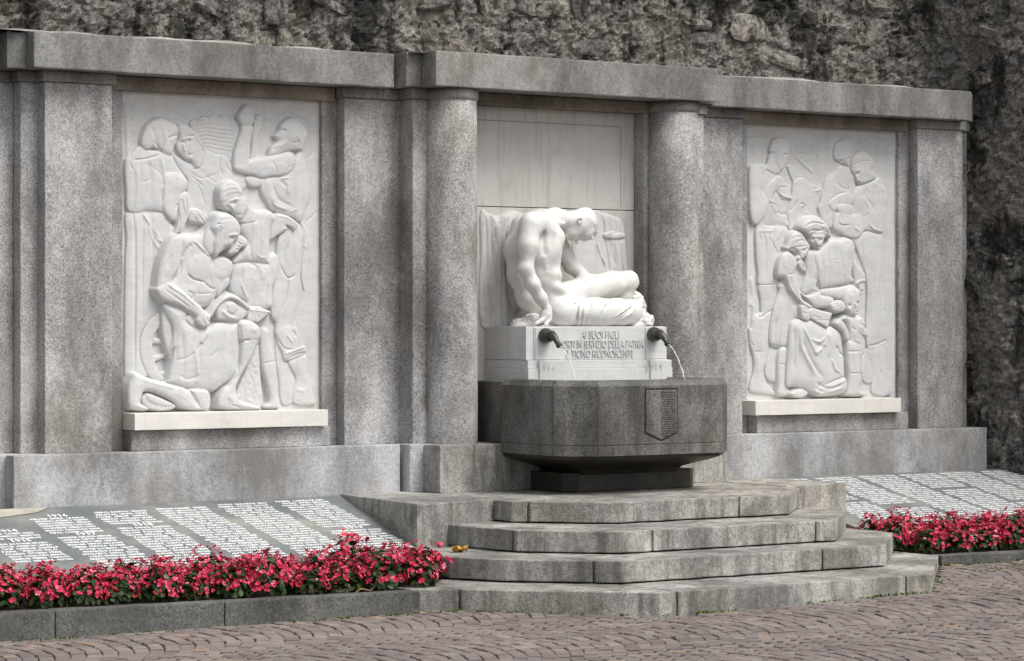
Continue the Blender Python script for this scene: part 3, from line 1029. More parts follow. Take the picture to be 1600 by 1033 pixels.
class Relief:
    def __init__(self, x0, x1, z0, z1, yp, step=.0042):
        self.x = np.arange(x0, x1 + step, step)
        self.z = np.arange(z0, z1 + step, step)
        self.U, self.V = np.meshgrid(self.x, self.z)
        self.yp, self.step = yp, step
        self.x1 = x1

    def pts(self, txt, h):
        return np.array([(lambda q: (q[0], q[2]))(at(px, py, self.yp - h)) for px, py in trace(txt)])

    def draped(self, txt, H):
        """trace points carried onto the carved surface"""
        out = []
        for px, py in trace(txt):
            h = .06
            for _ in range(4):
                q = at(px, py, self.yp - h)
                i = int(np.clip(round((q[0] - self.x[0]) / self.step), 0, len(self.x) - 1))
                j = int(np.clip(round((q[2] - self.z[0]) / self.step), 0, len(self.z) - 1))
                h = .5 * h + .5 * max(0.0, float(H[j, i]))
            out.append((q[0], q[2]))
        return np.array(out)

    def window(self, P, m):
        i0, i1 = np.searchsorted(self.x, [P[:, 0].min() - m, P[:, 0].max() + m])
        j0, j1 = np.searchsorted(self.z, [P[:, 1].min() - m, P[:, 1].max() + m])
        return slice(max(j0, 0), j1), slice(max(i0, 0), i1)

    def figure(self, name, parent, mat, parts, strokes=(), label=None, blur=1, noise=0.0, sharp=False, k=.52):
        if isinstance(mat, tuple): k, mat = .70, mat[1]
        """parts: (trace, base, amp, roundness[, 's' for straight edges]); strokes: (trace, width, height)"""
        H = np.full(self.U.shape, -.05)
        for p in parts:
            txt, base, amp = p[0], p[1] * k, p[2] * k
            R = p[3] if len(p) > 3 else .06
            P = self.pts(txt, base + .6 * amp)
            if not (len(p) > 4 and p[4] == 's'): P = spline(P)
            w = self.window(P, .03)
            if w[0].stop <= w[0].start or w[1].stop <= w[1].start: continue
            d = poly_sd(self.U[w], self.V[w], P)
            q = np.clip(d / (R * .62), 0, 1)
            h = base + amp * (.72 * np.sqrt(np.clip(1 - (1 - q) ** 2, 0, 1)) + .28 * np.clip(d / (R * 1.5), 0, 1))
            h = np.where(d > 0, h, base + d * 3.2)
            old = H[w]
            kk = .012
            e = np.clip(kk - np.abs(old - h), 0, None) / kk
            H[w] = np.where((h > .0) & (old > .0), np.maximum(old, h) + e * e * kk * .25, np.maximum(old, h))
        # a little modelling: blur inside the figure softens the joins between its parts
        mask = H > 0
        for _ in range(blur):
            G = H.copy()
            m = mask[1:-1, 1:-1] & mask[:-2, 1:-1] & mask[2:, 1:-1] & mask[1:-1, :-2] & mask[1:-1, 2:]
            s = (H[:-2, 1:-1] + H[2:, 1:-1] + H[1:-1, :-2] + H[1:-1, 2:]) / 4
            near_ = np.abs(s - H[1:-1, 1:-1]) < .02
            G[1:-1, 1:-1] = np.where(m & near_, .4 * H[1:-1, 1:-1] + .6 * s, H[1:-1, 1:-1])
            H = G
        H0 = H.copy()
        for st in strokes:
            txt, wd, ht = st[:3]
            P = self.draped(txt, H0)
            if len(st) == 3:
                small = wd <= .012
                ht *= .62 if small else .72
                wd *= .70 if small else .85
            P = spline(P, False, 4) if len(P) > 2 else P
            w = self.window(P, wd * 2.5)
            best = np.full(self.U[w].shape, 1e9)
            tt = np.zeros(best.shape)
            n = len(P) - 1
            for i in range(n):
                q, t = seg_dist(self.U[w], self.V[w], P[i], P[i + 1])
                m = q < best
                best[m] = q[m]
                tt[m] = ((i + t) / n)[m]
            fade = np.clip(np.minimum(tt, 1 - tt) * 5 + .25, 0, 1)
            H[w] = H[w] + np.where(H[w] > 0, ht * np.exp(-best / (wd * wd)) * fade, 0)
        if noise:
            pn = np.stack([self.U, self.V, 0 * self.U], -1)
            H = H + np.where(H > 0, noise * hashnoise(pn, 60), 0)
        pn = np.stack([self.U, self.V, 0 * self.U], -1)
        H = H + np.where(H > .004, .0012 * hashnoise(pn + 3, 13) + .0006 * hashnoise(pn + 8, 34) + .0003 * hashnoise(pn, 80), 0)
        keep = H > -.03
        keep[1:, :] |= (H > -.03)[:-1, :]; keep[:-1, :] |= (H > -.03)[1:, :]
        keep[:, 1:] |= (H > -.03)[:, :-1]; keep[:, :-1] |= (H > -.03)[:, 1:]
        H = np.maximum(H, -.02)
        cells = keep[:-1, :-1] & keep[1:, :-1] & keep[:-1, 1:] & keep[1:, 1:]
        idx = -np.ones(H.shape, int)
        used = np.zeros(H.shape, bool)
        used[:-1, :-1] |= cells; used[1:, :-1] |= cells; used[:-1, 1:] |= cells; used[1:, 1:] |= cells
        idx[used] = np.arange(used.sum())
        verts = np.stack([self.U[used], self.yp - H[used], self.V[used]], 1)
        f = np.stack([idx[:-1, :-1][cells], idx[:-1, 1:][cells], idx[1:, 1:][cells], idx[1:, :-1][cells]], 1)
        o = mesh_obj(name, verts, f, mat, parent, True)
        if label: o['label'] = label
        return o


YP = .345
rl = thing('marble_relief', 'white marble relief with a kneeling craftsman, a boy, two women and a bearded man', 'relief', (-2.76, YP, 1.13))
RL = Relief(-3.60, -1.955, 1.128, 3.376, YP)
MB = M['marble']
MB_HIGH = ('high', M['marble'])


def background(R, parent, x0, x1, strokes, seams=()):
    H = np.zeros(R.U.shape)
    pn = np.stack([R.U, R.V, 0 * R.U], -1)
    H += .0015 * hashnoise(pn, 9) + .001 * hashnoise(pn + 3, 23)
    for txt, wd, ht in strokes:
        P = R.pts(txt, 0)
        P = spline(P, False, 4) if len(P) > 2 else P
        w = R.window(P, wd * 2.5)
        best = np.full(R.U[w].shape, 1e9)
        for i in range(len(P) - 1):
            q, _ = seg_dist(R.U[w], R.V[w], P[i], P[i + 1])
            np.minimum(best, q, out=best)
        H[w] += ht * np.exp(-best / (wd * wd))
    nz_, nx_ = H.shape
    idx = np.arange(nz_ * nx_).reshape(nz_, nx_)
    f = np.stack([idx[:-1, :-1], idx[:-1, 1:], idx[1:, 1:], idx[1:, :-1]], -1).reshape(-1, 4)
    mesh_obj('background', np.stack([R.U, R.yp - H, R.V], -1).reshape(-1, 3), f, MB, parent, True)


background(RL, rl, -3.6, -1.955, [
    ('L1 250,320 300,240 420,190 560,260 720,360', .007, -.005), ('L2 460,360 560,320 700,270 790,300 870,345', .007, -.005),
    ('L1 70,200 80,400 90,700', .016, .012), ('L1 90,300 130,250 180,150', .009, .008), ('L1 110,270 170,340', .008, .006), ('L1 240,150 300,130', .006, -.006),
    ('L1 840,190 960,290', .006, -.004), ('L2 780,230 880,200', .006, -.004), ('L2 880,340 960,290', .006, -.004), ('L2 900,730 980,660', .006, -.004), ('L4 900,430 1000,330', .006, -.004)])
box('ledge', -3.565, -2.012, .135, .6, 1.012, 1.130, M['marble_ledge'], rl, .005, .001)

# sheaf of straw behind the heads
RL.figure('carved_sheaf', rl, MB, [('L1 720,390 760,350 800,345 840,315 890,320 940,295 1000,300 L2 20,315 70,300 130,320 220,370 240,420 170,760 60,720 L1 1000,720 870,660 820,560 780,480', .016, .012, .03)] +
          [(t_, .026, .010, .012) for t_ in ('L1 720,390 740,345 780,335 785,355 750,385', 'L1 800,350 830,315 870,300 890,315 840,345', 'L1 900,320 930,295 980,290 985,308 940,320', 'L2 10,312 40,295 70,300 60,318', 'L2 95,318 130,305 160,325 140,340')],
          [('L1 %d,%d 900,%d L2 10,%d 180,%d' % (800 + 6 * k, 400 + 38 * k, 385 + 38 * k, 400 + 40 * k, 415 + 42 * k), .007, -.0045) for k in range(7)])
# young woman between
RL.figure('carved_young_woman', rl, MB, [
    ('L1 560,690 720,770 850,700 1000,690 L2 60,700 170,800 280,900 300,1000 L4 20,330 L3 930,420 800,400 690,330 700,30 L1 690,930 600,800', .020, .022, .08),
    ('L1 800,800 850,700 880,640 1000,690 L2 60,690 120,760 60,850 L1 950,900 860,860', .026, .018, .04),
    ('L1 605,400 650,388 710,408 780,460 825,520 850,600 868,690 850,780 800,830 740,770 690,750 640,700 600,650 585,600 605,540 618,470', .034, .038, .05),
    ('L1 605,400 650,385 715,405 790,465 830,530 850,610 810,570 780,520 730,500 690,520 640,560 620,530 615,470', .048, .030, .04)],
    [('L1 648,572 668,564', .011, -.009, 1), ('L1 706,552 728,546', .011, -.009, 1), ('L1 655,560 660,625 672,662', .007, .009, 1), ('L1 640,545 690,525 745,520', .009, .006, 1), ('L1 696,692 750,682', .005, -.007, 1), ('L1 720,725 745,722', .011, .006, 1), ('L1 800,480 760,500 700,500', .006, -.005, 1), ('L1 860,700 850,800 760,840', .007, -.007), ('L1 720,860 850,930 1010,870', .007, -.006),
     ('L1 880,900 1000,980', .008, -.006), ('L1 740,900 860,1010', .008, -.006), ('L3 850,180 880,270 830,330', .008, -.007), ('L3 780,0 860,190', .009, -.006), ('L2 30,700 20,800 60,900', .010, -.008), ('L2 90,700 90,800 140,860', .010, -.008)],
    'young woman bending forward behind the shawled woman')
# shawled woman on the left
RL.figure('carved_shawled_woman', rl, MB, [
    ('L3 100,320 440,330 520,420 560,520 500,650 420,850 L5 390,200 440,330 300,480 230,600 220,700 L7 240,400 300,560 200,600 110,640 70,600 L5 70,500 L3 75,900 90,600', .028, .030, .10),
    ('L1 75,770 130,690 230,600 300,640 430,650 540,690 600,800 690,930 L3 700,30 690,110 640,150 610,230 600,330 585,420 540,415 490,370 440,332 300,318 110,325 85,100', .046, .038, .10),
    ('L3 460,-40 600,-60 700,20 685,110 620,180 602,300 590,390 540,418 470,330 440,200', .068, .035, .06),
    ('L1 235,580 275,430 330,360 400,320 470,325 540,360 600,400 618,450 606,520 600,560 575,600 562,645 540,690 480,680 430,650 360,620 290,640', .062, .046, .08),
    ('L3 620,170 690,130 722,200 720,330 690,430 650,520 600,540 570,560 590,480 612,350 610,250', .080, .022, .03),
    ('L3 730,300 800,298 870,350 915,400 862,455 800,440 718,425 715,360', .066, .030, .03)],
    [('L1 300,760 330,900 L3 300,200', .016, -.006, 1), ('L1 430,720 470,900 L3 440,120', .016, .006, 1), ('L1 180,800 200,1000 L3 180,250', .016, .006, 1), ('L1 330,400 380,520 400,600', .012, -.005, 1), ('L1 430,350 460,450 480,560', .014, .005, 1), ('L3 330,350 350,700 L5 330,200', .014, -.006, 1), ('L1 160,742 280,732 410,695', .010, -.012), ('L1 360,550 400,610 440,660', .010, -.010), ('L1 500,530 550,505 605,490', .010, -.012), ('L1 480,610 500,560 510,530', .008, -.007),
     ('L1 575,535 600,545', .008, -.010), ('L1 545,650 575,640', .006, -.008), ('L3 150,340 170,700 L7 165,540', .012, -.009), ('L3 190,400 200,800 L5 190,500 L7 190,500', .010, .008), ('L3 250,340 250,700 L5 240,450', .012, -.008),
     ('L3 240,330 330,470 400,590 450,640', .014, .012), ('L3 330,440 370,550 430,620', .010, -.010), ('L3 300,470 360,630 430,720', .012, .009), ('L3 500,420 520,520 470,640', .012, .007),
     ('L3 455,20 450,150 440,240', .012, -.012), ('L3 640,200 660,300 680,360', .008, -.010), ('L3 690,170 690,300 670,420', .008, -.010), ('L3 600,250 580,300', .010, -.010), ('L3 620,300 640,430 620,500', .008, .008),
     ('L3 800,350 840,400 865,440', .006, -.010), ('L3 840,345 880,390 900,415', .006, -.010), ('L3 770,380 800,430', .006, -.008), ('L1 140,700 120,780 150,850', .010, -.007), ('L1 240,970 330,930 300,850', .010, -.005), ('L1 470,1000 440,900 330,800', .010, -.004)],
    'woman in a shawl with bowed covered head')
# bearded man with raised hands
RL.figure('carved_bearded_man', rl, MB, [
    ('L4 620,570 820,450 870,650 850,850 L6 840,60 825,250 790,450 860,700 890,780 700,860 660,770 590,600 590,480 545,400 555,150 L4 600,950', .030, .034, .07),
    ('L4 840,430 930,560 935,760 900,950 L6 880,150 850,60 L4 850,850 870,650', .012, .010, .03),
    ('L8 720,420 890,350 920,550 960,700 990,850 880,858 770,830 770,700 790,580', .028, .032, .06),
    ('L8 600,150 700,420 780,600 755,830 650,840 620,600 590,400', .012, .018, .05),
    ('L6 600,600 700,500 820,560 865,700 890,720 885,790 700,865 655,790', .040, .030, .05),
    ('L2 455,930 640,880 790,700 850,640 905,850 940,950 L4 940,180 890,300 850,385 760,385 560,315 500,230 440,120', .030, .042, .09),
    ('L4 860,40 935,60 940,180 890,310 840,430 770,360 830,220', .034, .026, .04),
    ('L2 290,910 370,905 470,930 450,990 400,1022 330,1010 280,960', .030, .032, .04),
    ('L2 390,300 450,310 450,420 400,540 410,690 420,720 330,740 345,600 360,420', .032, .024, .03),
    ('L2 330,740 470,712 620,688 740,662 795,720 785,800 730,870 640,905 560,905 450,925 370,900 230,872 165,830 180,770 280,790', .058, .036, .055),
    ('L2 250,400 360,400 342,540 327,740 380,762 300,840 190,855 163,790 170,680 200,570 238,450', .060, .034, .045),
    ('L2 213,300 240,250 290,188 340,200 366,260 382,310 362,370 335,400 258,402 225,360', .062, .034, .04),
    ('L2 640,390 690,340 750,318 840,348 900,420 917,500 890,580 862,640 790,642 700,655 600,692 520,704 530,640 555,600 603,560 590,522 573,500 620,450 632,412', .052, .046, .07)],
    [('L4 560,60 620,200 760,280', .014, -.005, 1), ('L4 700,20 720,160', .014, .005, 1), ('L2 640,960 700,1010', .012, -.005, 1), ('L4 680,620 660,850', .014, -.005, 1), ('L4 790,600 790,850', .014, .005, 1), ('L2 655,445 690,445', .011, -.009, 1), ('L2 640,425 700,425', .008, .006, 1), ('L2 590,535 640,545', .005, -.006, 1), ('L2 560,600 640,590 720,560', .020, .005, 1), ('L2 560,640 600,620', .006, -.005, 1), ('L2 620,660 640,610', .006, -.005, 1), ('L2 700,370 800,360 880,420', .010, -.003, 1), ('L2 575,510 620,515', .006, -.007), ('L2 590,550 620,560', .006, -.008), ('L2 770,572 800,565 828,548', .008, -.014), ('L2 800,500 830,530 815,560', .008, .010), ('L2 735,650 760,590 770,540', .010, -.007),
     ('L2 560,660 600,640', .006, -.006), ('L2 620,600 600,670', .006, -.006), ('L2 670,600 660,650', .006, -.006), ('L2 790,640 780,680', .008, -.010), ('L2 820,620 860,650', .012, .010),
     ('L2 340,230 380,260 430,300', .008, .012), ('L2 370,310 400,350', .009, -.012), ('L2 290,200 300,230', .006, -.010), ('L2 320,195 335,225', .006, -.010), ('L2 640,930 720,925', .008, .010), ('L2 560,760 590,830 580,890', .010, -.006), ('L2 690,860 740,800', .009, -.008),
     ('L2 480,940 470,1000', .010, -.008), ('L4 560,180 580,260 700,310', .014, .010), ('L4 800,300 740,330', .010, .008), ('L4 720,1010 L6 710,130 690,250 640,380', .012, -.016), ('L4 630,850 680,960 730,1000 790,960', .010, -.012), ('L4 760,500 740,640 700,720', .012, -.007),
     ('L6 600,640 680,740 760,750', .010, -.010), ('L6 680,795 780,760 885,720', .010, .010), ('L6 700,850 800,800 890,780', .008, -.010), ('L6 760,560 800,620', .014, -.010), ('L6 700,600 760,680', .012, .008), ('L4 850,560 860,640 900,700', .012, .008), ('L8 800,700 880,720', .015, .006), ('L8 780,810 860,840', .006, -.006)],
    'bearded man lifting both hands, his trousers rolled to the knee')
# anvil block
RL.figure('carved_anvil_stump', rl, MB_HIGH, [('L8 390,270 432,300 430,470 445,865 300,860 200,790 195,720 280,520', .040, .012, .03),
                                         ('L6 310,318 440,328 545,375 480,420 412,478 300,462', .105, .012, .02, 's')],
          [('L8 330,500 380,470', .006, -.006), ('L8 330,560 370,640', .01, -.006), ('L6 320,350 430,362 535,378', .006, .008)], None, 1, .0015)
# boy
RL.figure('carved_boy', rl, MB_HIGH, [
    ('L8 440,90 522,100 530,200 570,330 600,480 600,700 632,870 600,895 500,890 483,872 530,810 500,640 450,470 430,280', .052, .036, .05),
    ('L4 520,800 600,760 622,880 590,1033 L6 560,130 552,300 500,320 470,250 490,80', .052, .026, .035),
    ('L4 170,845 330,830 500,850 560,1000 L6 542,200 542,330 320,330 290,260 150,180 130,100 L4 140,1000', .050, .034, .08),
    ('L4 600,350 700,365 790,420 822,460 780,520 740,492 690,472 710,502 620,562 530,615 540,480 570,390', .050, .026, .03),
    ('L4 320,270 380,318 530,320 585,390 545,480 532,620 527,790 500,852 330,832 168,848 200,780 250,700 310,640 240,520 250,430', .062, .034, .07),
    ('L4 280,200 330,280 392,350 390,420 330,450 250,440 220,410', .078, .020, .03),
    ('L4 20,120 60,50 140,15 210,40 250,100 270,150 300,190 322,270 300,340 260,400 220,412 190,372 150,330 100,320 40,290 15,220', .082, .052, .07),
    ('L4 20,120 60,48 140,12 212,38 255,110 262,160 200,165 130,205 80,232 30,240', .098, .046, .06)],
    [('L4 350,480 330,700 350,820', .014, -.005, 1), ('L4 460,420 450,650', .014, .005, 1), ('L4 280,560 260,760', .012, .004, 1), ('L4 260,900 240,1020', .014, -.005, 1), ('L4 440,900 460,1020', .014, .005, 1), ('L4 150,248 185,232', .012, -.011, 1), ('L4 90,285 110,272', .010, -.008, 1), ('L4 125,262 150,300 168,328', .007, .010, 1), ('L4 120,225 170,205 215,200', .009, .006, 1), ('L4 195,362 235,350', .005, -.008, 1), ('L4 215,392 235,385', .010, .006, 1), ('L4 60,90 110,60 180,60', .006, -.003, 1), ('L4 50,150 110,110 200,105', .006, -.003, 1), ('L4 60,200 120,160 210,140', .006, -.003, 1), ('L4 255,150 275,165', .010, -.012), ('L4 280,140 310,180', .009, .012), ('L4 380,320 395,400 370,440', .008, -.009), ('L4 535,470 525,620', .008, -.014),
     ('L4 400,750 430,790 490,790', .012, .008), ('L4 250,450 370,430', .010, -.006), ('L6 240,90 270,170 300,240', .012, .012), ('L6 350,150 330,250', .010, -.008), ('L6 480,20 450,200', .010, -.009), ('L6 520,30 500,220', .010, .008), ('L4 330,850 400,900 380,1000', .014, -.008),
     ('L4 690,470 780,500', .006, -.009), ('L4 610,370 730,400 800,460', .010, .007), ('L8 450,440 580,415', .008, -.007), ('L8 500,860 620,880', .008, .006), ('L8 540,850 540,890', .005, -.008), ('L8 575,850 578,890', .005, -.008)],
    'boy bending his head over the work, hand at his hip')
# wheel and gear
RL.figure('carved_wheel', rl, MB, [('L5 455,345 330,440 250,570 215,690 225,830 L7 260,490 330,590 460,625 520,600 430,560 370,420 L5 345,690 370,590 440,490', .038, .016, .02),
                                   ('L5 350,640 470,640 470,690 350,690', .034, .008, .02, 's'), ('L5 358,820 500,780 510,820 368,870', .034, .008, .02, 's'), ('L7 420,540 510,490 530,520 450,575', .034, .008, .02, 's')])
# the kneeling man
RL.figure('carved_kneeling_man', rl, MB_HIGH, [
    ('L5 450,290 560,300 560,900 L7 540,450 L5 500,800 450,620 440,480', .062, .024, .04),
    ('L3 600,560 800,558 930,470 1000,560 L4 -30,780 90,790 162,850 150,960 L6 125,60 60,120 0,200 L5 960,260 900,310 700,360 560,330 470,290 500,100 L3 560,1000 640,820 600,650', .078, .046, .10),
    ('L3 700,860 760,780 860,740 930,790 960,880 930,980 850,1020 770,1010 710,950', .110, .022, .06), ('L4 -40,830 50,790 140,830 160,900 120,980 40,1010 -30,970', .105, .022, .05),
    ('L5 690,120 780,90 880,100 940,150 950,220 890,280 780,270 700,210', .104, .020, .06),
    ('L5 450,300 560,310 700,370 700,470 900,530 L6 0,480 120,478 222,500 228,700 218,950 L8 200,550 0,700 L7 930,720 720,700 520,640 518,580 560,300 L5 520,800 560,600 540,480', .090, .050, .12),
    ('L7 720,700 912,715 932,880 860,917 780,850 750,770', .104, .042, .05),
    ('L7 130,600 170,538 250,568 350,610 520,650 700,700 775,780 800,850 850,905 760,912 640,882 540,812 440,762 330,722 262,730 242,780 232,840 300,880 320,902 250,916 170,902 108,872 98,760 108,660', .106, .046, .05),
    ('L6 230,500 300,460 390,490 442,560 422,680 L8 402,270 330,420 260,540 202,660 197,740 250,820 430,882 420,906 250,908 30,892 10,800 60,700 130,640 220,480 230,330 L6 232,680', .104, .048, .055),
    ('L6 215,490 300,455 395,488 445,560 425,650 330,660 235,670', .116, .048, .05),
    ('L5 1000,440 L6 0,310 60,250 150,250 200,290 300,330 312,390 250,450 180,478 80,462', .108, .034, .05),
    ('L5 905,405 L6 -10,285 60,222 140,198 232,232 330,318 300,345 220,278 140,242 75,264 0,332 L5 940,432', .138, .020, .022),
    ('L6 100,300 140,275 190,290 205,340 165,385 115,370', .138, .016, .03),
    ('L6 0,130 60,40 112,30 122,90 60,160 0,222', .096, .026, .03),
    ('L4 200,600 250,570 310,620 300,680 240,700 200,750 130,762 108,740 150,680', .102, .032, .035),
    ('L5 680,440 720,400 790,420 822,490 790,522 722,502', .108, .014, .02),
    ('L3 540,590 470,700 420,850 395,1000 L5 385,120 400,190 470,280 560,110 L3 560,1010 620,900 642,820 652,700 645,600 605,558', .106, .052, .06),
    ('L5 400,190 388,130 480,75 540,78 640,150 740,240 850,330 920,400 932,440 900,485 800,432 720,372 600,302 500,272 430,232', .126, .042, .045),
    ('L5 790,420 850,370 920,400 932,470 920,512 860,532 810,502 780,460', .134, .036, .035),
    ('L3 900,500 960,420 1000,440 1033,600 L4 0,700 L3 960,760 900,760 860,640', .112, .036, .06),
    ('L3 960,430 L4 0,352 70,340 140,355 205,405 240,470 246,530 216,600 176,640 152,685 95,702 40,746 -10,792 L3 975,770 962,650 972,560 940,490', .128, .062, .08)],
    [('L5 640,560 660,900 L7 640,600', .016, -.006, 1), ('L5 760,700 800,1000 L7 780,640', .016, .006, 1), ('L6 60,560 20,800 L7 960,560', .016, -.006, 1), ('L6 160,540 150,800', .014, .005, 1), ('L4 125,600 155,588', .012, -.013, 1), ('L4 110,570 160,560 200,560', .009, .007, 1), ('L4 100,690 125,680', .006, -.009, 1), ('L4 60,640 90,660', .02, .004, 1), ('L4 20,420 90,400 170,410', .008, -.003, 1), ('L3 760,620 840,700 915,780', .010, .014), ('L3 640,800 690,720 740,650', .016, -.016), ('L3 700,960 740,1000 L5 800,55 880,75', .010, -.014), ('L5 870,80 930,130 970,140', .010, -.012), ('L3 880,730 940,800 930,880', .008, -.008),
     ('L5 700,160 760,200 720,260', .010, -.010), ('L5 780,180 860,190 930,180', .008, -.008), ('L5 800,110 800,260', .008, -.007), ('L3 630,830 620,950 570,1010', .010, -.014), ('L5 500,90 560,140 640,190 800,330', .010, .012), ('L5 470,150 600,240 720,330', .010, -.008),
     ('L5 850,440 870,520', .006, -.009), ('L5 885,430 905,510', .006, -.009), ('L5 910,420 925,480', .006, -.008), ('L5 745,405 770,440 745,445', .010, -.014),
     ('L6 40,360 110,420 180,440', .014, .010),
     ('L3 985,470 1010,450 L4 25,455 30,490 0,540', .007, -.012), ('L4 20,460 40,480 20,520', .008, .013), ('L4 70,690 90,700', .006, -.012),
     ('L4 200,640 240,660', .006, -.010), ('L4 190,670 225,690', .006, -.010), ('L4 180,705 210,715', .006, -.010), ('L5 900,560 860,630 830,690', .016, .014), ('L5 840,680 780,760', .012, -.008), ('L5 560,480 570,700 560,900', .008, .006), ('L5 580,860 700,830 790,770', .012, -.007),
     ('L5 770,560 700,480', .012, -.008), ('L6 225,520 228,700 L8 205,540', .007, -.010), ('L6 235,690 270,660 320,655', .010, -.016), ('L6 330,540 390,560', .02, .008), ('L7 700,700 760,780 810,850', .012, -.014), ('L7 230,600 400,650 560,690', .012, .009),
     ('L7 200,880 210,905', .005, -.008), ('L7 230,880 238,910', .005, -.008), ('L7 170,880 175,900', .005, -.008), ('L8 110,770 150,800', .02, .010), ('L8 240,890 340,895 420,900', .006, -.005), ('L8 130,860 230,880', .012, -.012), ('L8 210,560 110,640 0,690', .008, -.010), ('L7 520,640 720,697 930,716', .008, -.008),
     ('L3 450,800 520,640 600,580', .012, .006), ('L3 480,880 540,760', .014, -.006), ('L7 620,560 700,600 820,560', .014, -.006), ('L5 930,830 1000,760', .014, -.006)],
    'bare chested man kneeling in an apron over his wheelwork', 1)
RL.figure('carved_gear', rl, MB_HIGH, [('L7 240,790 285,745 350,755 560,850 568,890 480,912 400,912 300,892 250,852', .110, .018, .02), ('L7 285,760 340,765 545,850 500,865 400,850 310,810', .130, .006, .012)],
          [('L7 %d,%d %d,%d' % (290 + 30 * k, 800 + 12 * k + (k > 4) * (-6) * (k - 4), 285 + 29 * k, 860 + 8 * k), .005, -.007) for k in range(9)])

# ------------------------------------------------------------------ right relief
rr = thing('marble_relief', 'white marble relief with a seated mother, children, a piper with an ox and two men', 'relief', (2.86, YP, 1.13))
RR = Relief(2.035, 3.70, 1.128, 3.376, YP)
background(RR, rr, 2.0, 3.7, [
    ('R2 540,300 580,280 640,275 730,218 860,285', .008, -.005), ('R1 90,250 170,235 260,240', .007, -.006), ('R1 80,390 120,340', .006, -.006), ('R2 130,250 140,500 120,720', .006, -.003), ('R1 870,90 880,260', .005, -.003),
    ('R1 700,440 820,450 940,480', .006, -.004), ('R1 690,280 760,320 930,470', .006, -.004), ('R1 680,500 780,590 860,660', .012, .008), ('R5 100,100 130,300 100,400', .02, .010), ('R5 160,60 150,300', .008, -.008), ('R5 130,420 120,650 180,740', .012, .010), ('R5 260,560 200,720', .010, .009)])
box('ledge', 1.985, 3.560, .135, .6, 1.012, 1.130, M['marble_ledge'], rr, .005, .001)
RR.figure('carved_ox', rr, MB, [
    ('R1 640,780 700,735 790,745 870,830 930,850 965,820 1000,900 960,1033 R3 930,180 900,260 760,330 740,430 590,440 560,300 540,200 600,100 620,0', .022, .030, .08),
    ('R1 560,600 620,580 680,630 740,720 700,760 640,790 600,720', .014, .014, .03)],
    [('R1 860,830 920,850 960,810 970,745', .014, .014), ('R1 900,905 950,890 970,870', .012, .012), ('R3 720,110 760,110 785,150', .010, -.012), ('R3 740,130 770,140', .010, .010), ('R1 640,785 690,740 770,735', .009, -.010), ('R1 780,600 850,670 920,800', .012, .010), ('R3 700,60 640,150 590,200', .014, -.007), ('R3 790,210 820,230', .016, .008)],
    'ox with lowered horned head')
RR.figure('carved_rear_man', rr, MB, [
    ('R2 280,600 240,650 130,750 90,880 60,1030 R4 30,150 60,260 130,420 210,380 225,280 265,200 300,100 R4 480,100 R2 500,850 440,620', .020, .028, .08),
    ('R4 150,110 240,20 300,-30 R2 400,920 450,960 R4 440,120 290,140 230,200', .036, .022, .04),
    ('R2 235,500 225,420 250,330 310,270 380,253 440,290 482,370 484,450 452,550 440,612 380,592 340,560 290,542', .020, .030, .06)],
    [('R2 300,535 335,525', .010, -.009, 1), ('R2 400,492 430,490', .010, -.009, 1), ('R2 365,510 385,560 400,590', .007, .009, 1), ('R2 290,505 360,490 430,465', .009, .006, 1), ('R2 270,570 290,640', .010, -.008), ('R2 260,800 330,860 430,890', .012, -.007), ('R2 200,1000 290,940 380,920', .010, -.010), ('R2 360,800 430,890', .008, -.006), ('R4 160,110 180,200 120,300', .012, -.006)],
    'bald man looking down behind the other man')
